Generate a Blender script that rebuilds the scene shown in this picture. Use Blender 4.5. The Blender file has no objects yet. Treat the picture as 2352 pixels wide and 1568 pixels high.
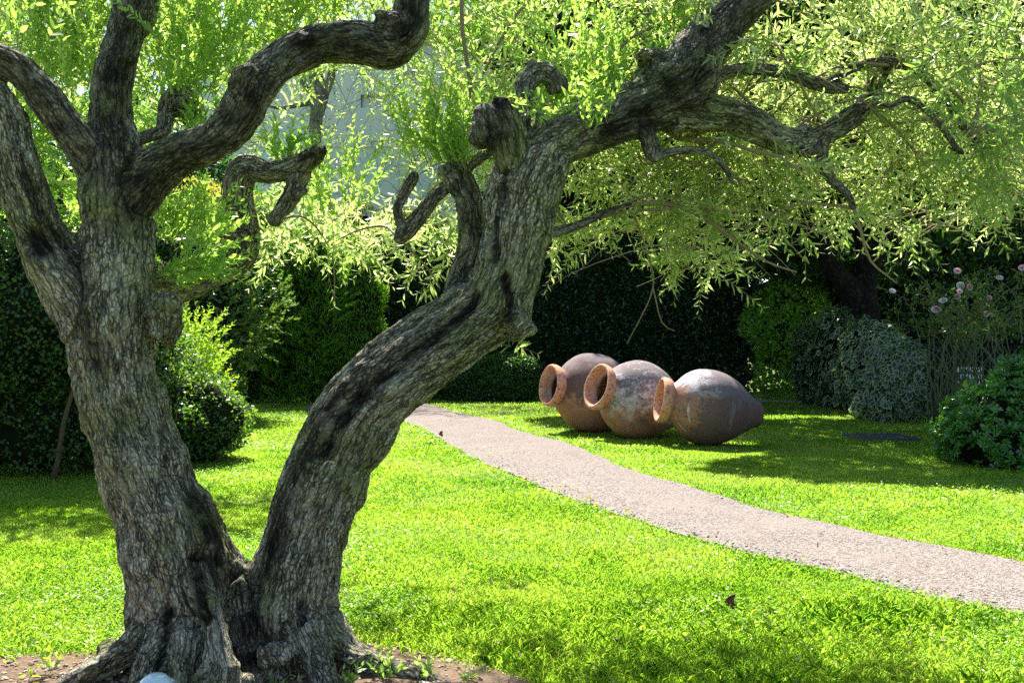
import bpy, math, random
import numpy as np
from mathutils import Vector, Matrix

random.seed(7)
rng = np.random.default_rng(7)
R = math.radians
scene = bpy.context.scene
COL = scene.collection

# ------------------------------------------------------------------ camera
CAM_H = 1.5
cam_d = bpy.data.cameras.new("camera")
cam = bpy.data.objects.new("camera", cam_d)
COL.objects.link(cam)
cam.location = (0, 0, CAM_H)
cam.rotation_euler = (R(90), 0, 0)
cam_d.sensor_width = 36
cam_d.lens = 35
cam_d.clip_start = 0.05
cam_d.clip_end = 2000
scene.camera = cam

# ------------------------------------------------------------------ light
SUN_AZ, SUN_EL = R(-13), R(54)       # behind the garden, a little to the left
world = bpy.data.worlds.new("World")
scene.world = world
world.use_nodes = True
nt = world.node_tree
sky = nt.nodes.new("ShaderNodeTexSky")
sky.sky_type = 'NISHITA'
sky.sun_disc = False
sky.sun_elevation = SUN_EL
sky.sun_rotation = SUN_AZ
sky.air_density = 1.0
sky.dust_density = 1.0
bg = nt.nodes["Background"]
bg.inputs[1].default_value = 0.08
nt.links.new(sky.outputs[0], bg.inputs[0])
sun_d = bpy.data.lights.new("sun", 'SUN')
sun_d.energy = 5.0
sun_d.angle = R(0.5)
sun_d.color = (1.0, 0.95, 0.86)
sun = bpy.data.objects.new("sun", sun_d)
COL.objects.link(sun)
sdir = Vector((math.sin(SUN_AZ) * math.cos(SUN_EL), math.cos(SUN_AZ) * math.cos(SUN_EL), math.sin(SUN_EL)))
sun.rotation_euler = sdir.to_track_quat('Z', 'Y').to_euler()
sun.location = sdir * 40
scene.view_settings.view_transform = 'Standard'
scene.view_settings.look = 'None'
scene.view_settings.gamma = 1
scene.view_settings.exposure = 1.62
scene.cycles.max_bounces = 8
scene.cycles.diffuse_bounces = 4
scene.cycles.transmission_bounces = 6
scene.cycles.transparent_max_bounces = 8
scene.cycles.use_denoising = False

# ------------------------------------------------------------------ helpers
F = 2286.7          # focal length measured on a 2352 px wide print of the photograph
CX, CY = 1176.0, 784.0
def W(px, py, Y):
    return np.array(((px - CX) / F * Y, Y, CAM_H - (py - CY) / F * Y))
def G(px, py):
    Y = CAM_H * F / (py - CY)
    return np.array(((px - CX) / F * Y, Y))

def tag(o, label=None, cat=None, group=None, kind=None):
    if label: o['label'] = label
    if cat: o['category'] = cat
    if group: o['group'] = group
    if kind: o['kind'] = kind
    return o
def empty(name, loc=(0, 0, 0), rz=0):
    o = bpy.data.objects.new(name, None)
    o.location = loc
    o.rotation_euler.z = rz
    o.empty_display_size = 0.2
    COL.objects.link(o)
    return o
def link(name, me, mat=None, parent=None):
    o = bpy.data.objects.new(name, me)
    COL.objects.link(o)
    if mat is not None and len(me.materials) == 0:
        for m in (mat if isinstance(mat, (list, tuple)) else [mat]):
            me.materials.append(m)
    if parent is not None:
        o.parent = parent
        o.matrix_parent_inverse = parent_inv(parent)
    return o
def parent_inv(p):
    return (Matrix.Translation(p.location) @ p.rotation_euler.to_matrix().to_4x4()).inverted() if p.parent is None else p.matrix_parent_inverse.copy()

def norm(v):
    return v / np.maximum(np.linalg.norm(v, axis=-1, keepdims=True), 1e-9)

def mesh_ngon(name, verts, k, tint=None, smooth=False):
    """verts (N*k,3): N separate k-gons."""
    n = len(verts) // k
    me = bpy.data.meshes.new(name)
    me.vertices.add(n * k)
    me.vertices.foreach_set("co", np.asarray(verts, np.float32).ravel())
    me.loops.add(n * k)
    me.loops.foreach_set("vertex_index", np.arange(n * k, dtype=np.int32))
    me.polygons.add(n)
    me.polygons.foreach_set("loop_start", np.arange(0, n * k, k, dtype=np.int32))
    me.polygons.foreach_set("loop_total", np.full(n, k, np.int32))
    if tint is not None:
        a = me.attributes.new("tint", 'FLOAT', 'FACE')
        a.data.foreach_set("value", np.asarray(tint, np.float32))
    me.update(calc_edges=True)
    return me

def mesh_poly(name, verts, faces, smooth=False, mat_idx=None, tint=None):
    me = bpy.data.meshes.new(name)
    verts = np.asarray(verts, np.float32)
    faces = [list(map(int, f)) for f in faces] if not isinstance(faces, np.ndarray) else faces
    if isinstance(faces, np.ndarray):
        n, k = faces.shape
        me.vertices.add(len(verts)); me.vertices.foreach_set("co", verts.ravel())
        me.loops.add(n * k); me.loops.foreach_set("vertex_index", faces.astype(np.int32).ravel())
        me.polygons.add(n)
        me.polygons.foreach_set("loop_start", np.arange(0, n * k, k, dtype=np.int32))
        me.polygons.foreach_set("loop_total", np.full(n, k, np.int32))
        me.update(calc_edges=True)
    else:
        me.from_pydata(verts.tolist(), [], faces)
    if tint is not None:
        a = me.attributes.new("tint", 'FLOAT', 'FACE')
        a.data.foreach_set("value", np.asarray(tint, np.float32))
    if mat_idx is not None:
        me.polygons.foreach_set("material_index", np.asarray(mat_idx, np.int32))
    me.polygons.foreach_set("use_smooth", np.full(len(me.polygons), smooth))
    return me

def hash3(ix, iy, iz, seed):
    h = (ix.astype(np.uint32) * np.uint32(374761393) + iy.astype(np.uint32) * np.uint32(668265263)
         + iz.astype(np.uint32) * np.uint32(2147483647) + np.uint32(seed * 1442695 + 12345))
    h = (h ^ (h >> np.uint32(13))) * np.uint32(1274126177)
    h = h ^ (h >> np.uint32(16))
    return (h & np.uint32(0xFFFFFF)).astype(np.float32) / float(0xFFFFFF)
def vnoise(p, seed=1):
    p = np.asarray(p, np.float64)
    i = np.floor(p).astype(np.int64); f = p - i
    u = f * f * (3 - 2 * f)
    out = 0
    for dx in (0, 1):
        for dy in (0, 1):
            for dz in (0, 1):
                w = (u[:, 0] if dx else 1 - u[:, 0]) * (u[:, 1] if dy else 1 - u[:, 1]) * (u[:, 2] if dz else 1 - u[:, 2])
                out = out + w * hash3(i[:, 0] + dx, i[:, 1] + dy, i[:, 2] + dz, seed)
    return out * 2 - 1
def fbm(p, seed=1, o=3):
    s, a = 0, 1.0
    for k in range(o):
        s = s + a * vnoise(np.asarray(p) * (2.03 ** k), seed + k)
        a *= 0.5
    return s

def catmull(P, step):
    P = np.asarray(P, float)
    P = np.vstack([2 * P[0] - P[1], P, 2 * P[-1] - P[-2]])
    out = []
    for i in range(1, len(P) - 2):
        p0, p1, p2, p3 = P[i - 1], P[i], P[i + 1], P[i + 2]
        n = max(2, int(np.linalg.norm(p2[:3] - p1[:3]) / step))
        for t in np.arange(n) / n:
            out.append(0.5 * ((2 * p1) + (-p0 + p2) * t + (2 * p0 - 5 * p1 + 4 * p2 - p3) * t * t + (-p0 + 3 * p1 - 3 * p2 + p3) * t ** 3))
    out.append(P[-2])
    return np.array(out)

def frames(pts):
    T = norm(np.gradient(pts, axis=0))
    A = np.zeros_like(T)
    a = np.cross(T[0], (0.3, 0.9, 0.2)); a /= np.linalg.norm(a)
    A[0] = a
    for i in range(1, len(T)):
        a = a - T[i] * np.dot(a, T[i]); a /= max(np.linalg.norm(a), 1e-9)
        A[i] = a
    return T, A, np.cross(T, A)

class Tubes:
    def __init__(s): s.v = []; s.f = []; s.n = 0; s.t = []
    def add(s, pts, rad, sides=5, cap=True, tint=0.5):
        pts = np.asarray(pts, float)
        rad = np.broadcast_to(np.asarray(rad, float), (len(pts),))
        T, A, B = frames(pts)
        a = np.arange(sides) * 2 * math.pi / sides
        ring = pts[:, None] + rad[:, None, None] * (A[:, None] * np.cos(a)[None, :, None] + B[:, None] * np.sin(a)[None, :, None])
        m = len(pts)
        base = s.n
        s.v.append(ring.reshape(-1, 3))
        idx = np.arange(m * sides).reshape(m, sides)
        q = np.stack([idx[:-1], np.roll(idx[:-1], -1, 1), np.roll(idx[1:], -1, 1), idx[1:]], -1).reshape(-1, 4) + base
        s.f.append(q)
        s.n += m * sides
        s.t.append(np.full(len(q), tint))
        if cap and sides == 4:
            s.f.append(np.array([idx[0][::-1], idx[-1]]) + base); s.t.append(np.full(2, tint))
        elif cap:
            s.v.append(np.array([pts[0] - T[0] * rad[0] * .4, pts[-1] + T[-1] * rad[-1] * .4]))
            c0, c1 = s.n, s.n + 1
            s.n += 2
            e = [[c0, idx[0][(j + 1) % sides] + base, idx[0][j] + base, c0] for j in range(sides)]
            e += [[c1, idx[-1][j] + base, idx[-1][(j + 1) % sides] + base, c1] for j in range(sides)]
            s.tri = getattr(s, 'tri', []); s.tri += [x[:3] for x in e]
    def build(s, name, mat, parent=None, smooth=True):
        V = np.vstack(s.v); Q = np.vstack(s.f)
        faces = Q.tolist() + getattr(s, 'tri', [])
        me = bpy.data.meshes.new(name)
        me.from_pydata(V.tolist(), [], faces)
        me.polygons.foreach_set("use_smooth", np.full(len(me.polygons), smooth))
        return link(name, me, mat, parent)

# ------------------------------------------------------------------ leaves
def spin(D, amount):
    return norm(D + rng.normal(0, amount, D.shape))
class Leaves:
    def __init__(s): s.P = []; s.D = []; s.N = []; s.L = []; s.Wd = []; s.B = []; s.T = []
    def add(s, P, D, N, L, Wd, bend=0.1, tint=None):
        n = len(P)
        if n == 0: return
        s.P.append(P); s.D.append(D); s.N.append(N)
        s.L.append(np.broadcast_to(L, (n,))); s.Wd.append(np.broadcast_to(Wd, (n,)))
        s.B.append(np.broadcast_to(bend, (n,)))
        s.T.append(rng.random(n) if tint is None else np.broadcast_to(tint, (n,)))
    def count(s): return sum(len(p) for p in s.P)
    def build(s, name, mat, parent=None, shape='lance'):
        P = np.vstack(s.P); D = norm(np.vstack(s.D)); N = np.vstack(s.N)
        L = np.concatenate(s.L)[:, None]; w = np.concatenate(s.Wd)[:, None]; b = np.concatenate(s.B)[:, None]
        S = norm(np.cross(D, N)); N2 = np.cross(S, D)
        if shape == 'lance': prof = [(0, 0), (.28, .42), (.66, .40), (1, 0), (.66, -.40), (.28, -.42)]
        elif shape == 'ovate': prof = [(0, 0), (.22, .46), (.60, .44), (1, 0), (.60, -.44), (.22, -.46)]
        elif shape == 'obov': prof = [(0, 0), (.45, .28), (.80, .48), (1, 0), (.80, -.48), (.45, -.28)]
        elif shape == 'ivy': prof = [(0, 0), (-.08, .45), (.30, .36), (.42, .52), (1, 0), (.42, -.52), (.30, -.36), (-.08, -.45)]
        elif shape == 'lobed': prof = [(0, 0), (.1, .3), (.42, .2), (.5, .55), (.62, .2), (1, 0), (.62, -.2), (.5, -.55), (.42, -.2), (.1, -.3)]
        else: prof = [(0, 0.1), (.6, .42), (1, 0), (.4, -.45)]
        vs = []
        for (t, x) in prof:
            vs.append(P + D * L * t + S * w * x + N2 * (b * L * (t * t) * -1 + w * abs(x) * .35))
        V = np.stack(vs, 1).reshape(-1, 3)
        me = mesh_ngon(name, V, len(prof), np.concatenate(s.T))
        return link(name, me, mat, parent)

def twig(lv, tb, base, d, length, droop, ll=0.06, lw=0.013, step=0.022, r=0.0022, spread=0.85, tint=None, start=0.12, curl=0.25):
    """a thin shoot with opposite pairs of leaves"""
    n = max(3, int(length / 0.06))
    d = np.asarray(d, float); d = d / np.linalg.norm(d)
    p = np.array(base, float); pts = [p.copy()]
    seg = length / n
    side = rng.normal(0, curl, 3)
    for i in range(n):
        d = d + np.array((0, 0, -droop)) * seg * 2 + side * seg + rng.normal(0, .05, 3)
        d /= np.linalg.norm(d)
        p = p + d * seg
        pts.append(p.copy())
    pts = np.array(pts)
    if tb is not None:
        tb.add(pts, np.linspace(r, r * .4, len(pts)), 3, cap=False)
    m = int(length * (1 - start) / step)
    if m < 1: return pts
    t = np.linspace(start, 1.0, m) * n
    i = np.minimum(t.astype(int), n - 1); f = (t - i)[:, None]
    P = pts[i] * (1 - f) + pts[i + 1] * f
    T = norm(pts[i + 1] - pts[i])
    ref = norm(np.cross(T, rng.normal(0, 1, 3) + 0.01))
    ref2 = np.cross(T, ref)
    ph = (np.arange(m) % 2) * math.pi / 2 + rng.uniform(0, 6) + rng.normal(0, .25, m)
    for sg in (1, -1):
        o = ref * np.cos(ph)[:, None] * sg + ref2 * np.sin(ph)[:, None] * sg
        D = norm(T * (1.15 + rng.normal(0, .2, (m, 1))) + o * spread + rng.normal(0, .14, (m, 3)))
        N = norm(T - D * (T * D).sum(1, keepdims=True) + rng.normal(0, .35, (m, 3)))
        sc = np.clip(1.05 - 0.45 * (np.linspace(start, 1, m)) ** 3, .4, 1) * rng.uniform(.75, 1.15, m)
        keep = rng.random(m) > .08
        tt = (rng.random(m) if tint is None else np.clip(tint + rng.normal(0, .18, m), 0, 1))
        lv.add(P[keep], D[keep], N[keep], (ll * sc)[keep], (lw * sc)[keep], rng.uniform(-.05, .22, m)[keep], tt[keep])
    return pts

# ------------------------------------------------------------------ materials
def newmat(name):
    m = bpy.data.materials.new(name); m.use_nodes = True
    n = m.node_tree.nodes; l = m.node_tree.links
    n.clear()
    out = n.new("ShaderNodeOutputMaterial")
    return m, n, l, out
def ramp(n, stops, fac, l, interp='LINEAR'):
    r = n.new("ShaderNodeValToRGB"); r.color_ramp.interpolation = interp
    e = r.color_ramp.elements
    while len(e) < len(stops): e.new(0.5)
    for i, (p, c) in enumerate(stops):
        e[i].position = p
        e[i].color = (*c, 1) if not isinstance(c, (int, float)) else (c, c, c, 1)
    l.new(fac, r.inputs[0])
    return r.outputs[0]
def mix(n, l, fac, a, b, mode='MIX'):
    x = n.new("ShaderNodeMix"); x.data_type = 'RGBA'; x.blend_type = mode
    for s, v in ((x.inputs[0], fac), (x.inputs[6], a), (x.inputs[7], b)):
        if isinstance(v, (int, float)): s.default_value = v
        elif isinstance(v, tuple): s.default_value = (*v, 1)
        else: l.new(v, s)
    return x.outputs[2]
def noise(n, l, vec, scale, detail=4, rough=.55, dist=0):
    t = n.new("ShaderNodeTexNoise"); t.inputs['Scale'].default_value = scale
    t.inputs['Detail'].default_value = detail; t.inputs['Roughness'].default_value = rough
    t.inputs['Distortion'].default_value = dist
    if vec is not None: l.new(vec, t.inputs['Vector'])
    return t.outputs[0]
def math_(n, l, op, a, b=None, clamp=False):
    x = n.new("ShaderNodeMath"); x.operation = op; x.use_clamp = clamp
    for i, v in enumerate((a, b)):
        if v is None: continue
        if isinstance(v, (int, float)): x.inputs[i].default_value = v
        else: l.new(v, x.inputs[i])
    return x.outputs[0]
def mapping(n, l, vec, sc):
    m = n.new("ShaderNodeMapping"); m.inputs['Scale'].default_value = sc
    l.new(vec, m.inputs['Vector']); return m.outputs[0]
def objco(n): return n.new("ShaderNodeTexCoord").outputs['Object']
def bump(n, l, h, strength, dist, prev=None):
    b = n.new("ShaderNodeBump"); b.inputs['Strength'].default_value = strength; b.inputs['Distance'].default_value = dist
    l.new(h, b.inputs['Height'])
    if prev is not None: l.new(prev, b.inputs['Normal'])
    return b.outputs[0]
def principled(n, l, out, col, rough=.7, spec=.3, nrm=None, metal=0):
    p = n.new("ShaderNodeBsdfPrincipled")
    if isinstance(col, tuple): p.inputs['Base Color'].default_value = (*col, 1)
    else: l.new(col, p.inputs['Base Color'])
    if isinstance(rough, (int, float)): p.inputs['Roughness'].default_value = rough
    else: l.new(rough, p.inputs['Roughness'])
    p.inputs['Specular IOR Level'].default_value = spec
    p.inputs['Metallic'].default_value = metal
    if nrm is not None: l.new(nrm, p.inputs['Normal'])
    if out is not None: l.new(p.outputs[0], out.inputs[0])
    return p

def leaf_mat(name, cols, trans, tfac=.45, rough=.42, spec=.45, patch=0.0):
    """cols: base colours over the tint attribute; trans: transmitted colour (lo, hi)"""
    m, n, l, out = newmat(name)
    a = n.new("ShaderNodeAttribute"); a.attribute_name = 'tint'
    k = len(cols)
    c = ramp(n, [(i / (k - 1) if k > 1 else 0, x) for i, x in enumerate(cols)], a.outputs['Fac'], l)
    t = ramp(n, [(0, trans[0]), (1, trans[1])], a.outputs['Fac'], l)
    p = principled(n, l, None, c, rough, spec)
    tr = n.new("ShaderNodeBsdfTranslucent"); l.new(t, tr.inputs[0])
    mx = n.new("ShaderNodeMixShader"); mx.inputs[0].default_value = tfac
    l.new(p.outputs[0], mx.inputs[1]); l.new(tr.outputs[0], mx.inputs[2]); l.new(mx.outputs[0], out.inputs[0])
    return m

M = {}
M['olive_shoot'] = leaf_mat('olive_shoot_leaf', [(.06, .13, .04), (.16, .29, .07), (.30, .44, .16)], ((.30, .64, .06), (.72, .94, .16)), .55, .38, .5)
M['olive_leaf'] = leaf_mat('olive_leaf', [(.07, .12, .05), (.22, .30, .14), (.46, .52, .34)], ((.30, .52, .07), (.86, .97, .34)), .60, .36, .55)
M['olive_far'] = leaf_mat('olive_leaf_far', [(.06, .11, .04), (.15, .22, .08), (.28, .34, .16)], ((.24, .46, .06), (.56, .78, .18)), .5, .4, .5)
M['ivy_hedge'] = leaf_mat('hedge_leaf_round', [(.015, .045, .012), (.03, .08, .02), (.06, .13, .03)], ((.08, .30, .02), (.40, .62, .05)), .35, .4, .5)
M['privet'] = leaf_mat('privet_leaf', [(.06, .14, .02), (.14, .27, .03), (.26, .42, .05)], ((.32, .62, .03), (.65, .90, .06)), .5, .42, .4)
M['photinia'] = leaf_mat('photinia_leaf', [(.025, .07, .02), (.05, .12, .03), (.09, .18, .05), (.22, .20, .04)], ((.12, .35, .03), (.35, .55, .06)), .3, .28, .6)
M['photinia_tip'] = leaf_mat('photinia_new_growth', [(.16, .24, .03), (.30, .38, .05), (.45, .16, .06)], ((.50, .75, .05), (.80, .65, .10)), .5, .4, .4)
M['cypress'] = leaf_mat('cypress_spray', [(.035, .12, .015), (.09, .22, .025), (.17, .36, .035)], ((.10, .35, .01), (.40, .75, .03)), .4, .6, .2)
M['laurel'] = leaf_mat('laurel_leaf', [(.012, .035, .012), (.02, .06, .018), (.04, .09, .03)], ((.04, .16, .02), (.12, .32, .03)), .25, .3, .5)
M['lowshrub'] = leaf_mat('low_shrub_leaf', [(.02, .06, .015), (.04, .10, .02), (.07, .16, .03)], ((.08, .25, .02), (.2, .45, .04)), .3, .35, .5)
M['bright'] = leaf_mat('backlit_leaf', [(.05, .12, .02), (.12, .24, .03), (.20, .34, .05)], ((.25, .60, .03), (.55, .85, .08)), .5, .4, .4)
M['pitto'] = leaf_mat('pittosporum_leaf', [(.03, .10, .015), (.06, .19, .03), (.12, .30, .045)], ((.10, .35, .03), (.25, .6, .05)), .3, .28, .6)
M['fig'] = leaf_mat('fig_leaf', [(.015, .04, .015), (.03, .07, .02), (.05, .10, .03)], ((.04, .18, .02), (.2, .45, .05)), .25, .5, .3)
M['rose_leaf'] = leaf_mat('rose_leaf', [(.03, .07, .02), (.07, .14, .03), (.14, .22, .04), (.18, .05, .03)], ((.15, .40, .03), (.4, .6, .08)), .4, .45, .4)

def ivy_mat():
    m, n, l, out = newmat('variegated_ivy_leaf')
    a = n.new("ShaderNodeAttribute"); a.attribute_name = 'tint'
    e = n.new("ShaderNodeAttribute"); e.attribute_name = 'rim'
    c = ramp(n, [(0, (.008, .032, .024)), (.6, (.014, .052, .036)), (1, (.03, .09, .04))], a.outputs['Fac'], l)
    fac = ramp(n, [(.64, 0.0), (.78, .95)], e.outputs['Fac'], l)
    c = mix(n, l, fac, c, (.30, .38, .20))
    p = principled(n, l, None, c, .38, .5)
    tr = n.new("ShaderNodeBsdfTranslucent"); l.new(mix(n, l, fac, (.08, .25, .06), (.5, .6, .2)), tr.inputs[0])
    mx = n.new("ShaderNodeMixShader"); mx.inputs[0].default_value = .25
    l.new(p.outputs[0], mx.inputs[1]); l.new(tr.outputs[0], mx.inputs[2]); l.new(mx.outputs[0], out.inputs[0])
    return m
M['ivy'] = ivy_mat()

def plain(name, col, rough=.7, spec=.3, metal=0, var=.25, scale=20):
    m, n, l, out = newmat(name)
    co = objco(n)
    f = noise(n, l, co, scale)
    c = mix(n, l, f, tuple(x * (1 - var) for x in col), tuple(min(1, x * (1 + var)) for x in col))
    principled(n, l, out, c, rough, spec, bump(n, l, f, .2, .01), metal)
    return m
M['core'] = plain('dark_hedge_interior', (.012, .016, .008), .95, .05)  # near-black for the added cores that block light inside foliage
M['twig'] = plain('twig_bark', (.26, .21, .14), .8, .2)
M['twig_green'] = plain('green_stem', (.20, .26, .10), .6, .3)
M['rose_stem'] = plain('rose_stem', (.12, .15, .07), .6, .3)
M['hedge_stem'] = plain('hedge_stem_bark', (.10, .075, .05), .9, .1)
M['iron'] = plain('black_painted_iron', (.008, .008, .010), .7, .2)

def bark_mat(name, plate_lo, plate_hi, moss, crack=(.018, .014, .010), sc=1.0, dim=1.0):
    m, n, l, out = newmat(name)
    a = n.new("ShaderNodeAttribute"); a.attribute_name = 'bark_co'
    st = n.new("ShaderNodeAttribute"); st.attribute_name = 'stain'
    th = n.new("ShaderNodeAttribute"); th.attribute_name = 'girth'
    co = a.outputs['Vector']
    wob = n.new("ShaderNodeTexNoise"); wob.inputs['Scale'].default_value = 14 * sc; wob.inputs['Detail'].default_value = 3
    l.new(co, wob.inputs['Vector'])
    va = n.new("ShaderNodeVectorMath"); va.operation = 'MULTIPLY_ADD'
    l.new(wob.outputs['Color'], va.inputs[0]); va.inputs[1].default_value = (.03, .03, .03); l.new(co, va.inputs[2])
    v = mapping(n, l, va.outputs[0], (78 * sc, 78 * sc, 30 * sc))
    vo = n.new("ShaderNodeTexVoronoi"); vo.feature = 'DISTANCE_TO_EDGE'; vo.inputs['Scale'].default_value = 1
    l.new(v, vo.inputs['Vector'])
    vc = n.new("ShaderNodeTexVoronoi"); vc.feature = 'F1'; vc.inputs['Scale'].default_value = 1
    l.new(v, vc.inputs['Vector'])
    sv = mapping(n, l, va.outputs[0], (70 * sc, 70 * sc, 11 * sc))
    streak = noise(n, l, sv, 1.0, 6, .7)
    fis = noise(n, l, mapping(n, l, va.outputs[0], (30 * sc, 30 * sc, 4.5 * sc)), 1.0, 5, .62)
    fisr = math_(n, l, 'ABSOLUTE', math_(n, l, 'SUBTRACT', fis, .5))
    fisf = ramp(n, [(0.0, 0.0), (.035, .75), (.08, 1.0)], fisr, l)
    fine = noise(n, l, co, 150 * sc, 5, .65)
    big = noise(n, l, co, 2.4, 5, .6)
    big2 = noise(n, l, co, 6.5, 4, .6, .5)
    big2b = noise(n, l, co, 4.2, 3, .6)
    sep = n.new("ShaderNodeSeparateColor"); l.new(vc.outputs['Color'], sep.inputs[0])
    ed0 = math_(n, l, 'ADD', vo.outputs['Distance'], math_(n, l, 'MULTIPLY', math_(n, l, 'SUBTRACT', streak, .5), .55))
    edge = ramp(n, [(0.0, 0.0), (.16, 1.0)], ed0, l)
    pf = math_(n, l, 'ADD', math_(n, l, 'MULTIPLY', sep.outputs[0], .26), math_(n, l, 'MULTIPLY', streak, .92))
    pf = math_(n, l, 'ADD', pf, math_(n, l, 'MULTIPLY', math_(n, l, 'SUBTRACT', big2, .5), .5))
    col = ramp(n, [(.22, plate_lo), (.55, plate_hi), (.74, (.56, .53, .42)), (.90, (.70, .68, .58))], pf, l)
    mossf = ramp(n, [(.46, 0.0), (.64, .85)], big, l)
    col = mix(n, l, mossf, col, mix(n, l, streak, tuple(x * .35 for x in moss), tuple(x * 1.5 for x in moss)))
    redf = ramp(n, [(.60, 0.0), (.72, .5)], big2, l)
    col = mix(n, l, redf, col, (.36, .23, .13))
    thin = ramp(n, [(.026, .9), (.068, 0.0)], th.outputs['Fac'], l)
    col = mix(n, l, thin, col, mix(n, l, streak, (.16, .14, .11), (.44, .41, .35)))
    lf = ramp(n, [(.60, 0.0), (.68, .6)], fine, l)
    col = mix(n, l, lf, col, (.60, .61, .53))
    col = mix(n, l, math_(n, l, 'MULTIPLY', math_(n, l, 'SUBTRACT', 1.0, edge), ramp(n, [(.42, .15), (.58, .75)], big2b, l)), col, crack)
    col = mix(n, l, math_(n, l, 'MULTIPLY', math_(n, l, 'SUBTRACT', 1.0, fisf), .92), col, crack)
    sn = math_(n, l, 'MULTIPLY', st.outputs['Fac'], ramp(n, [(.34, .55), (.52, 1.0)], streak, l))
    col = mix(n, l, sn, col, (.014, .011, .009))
    h = math_(n, l, 'ADD', math_(n, l, 'MULTIPLY', edge, .8), math_(n, l, 'MULTIPLY', streak, 1.3))
    h = math_(n, l, 'ADD', h, math_(n, l, 'MULTIPLY', fisf, .8))
    h = math_(n, l, 'ADD', h, math_(n, l, 'MULTIPLY', fine, .4))
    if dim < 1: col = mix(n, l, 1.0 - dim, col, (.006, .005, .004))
    nr = bump(n, l, h, 1.0, .013)
    principled(n, l, out, col, .85, .2, nr)
    return m
M['bark'] = bark_mat('olive_bark', (.17, .14, .085), (.50, .46, .32), (.27, .31, .09))
M['bark_grey'] = bark_mat('young_olive_bark', (.22, .21, .19), (.36, .35, .31), (.25, .26, .18), (.12, .10, .08), .5)
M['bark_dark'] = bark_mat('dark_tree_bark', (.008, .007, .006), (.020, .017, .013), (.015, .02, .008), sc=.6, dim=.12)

# ------------------------------------------------------------------ organic wood from limb chains
def limb(pts, step=0.03):
    """(px, py, depth, half width px) -> array x,y,z,r along a smooth path"""
    A = []
    for (px, py, Y, h) in pts:
        p = W(px, py, Y); A.append((p[0], p[1], p[2], h / F * Y))
    return catmull(A, step)

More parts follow.
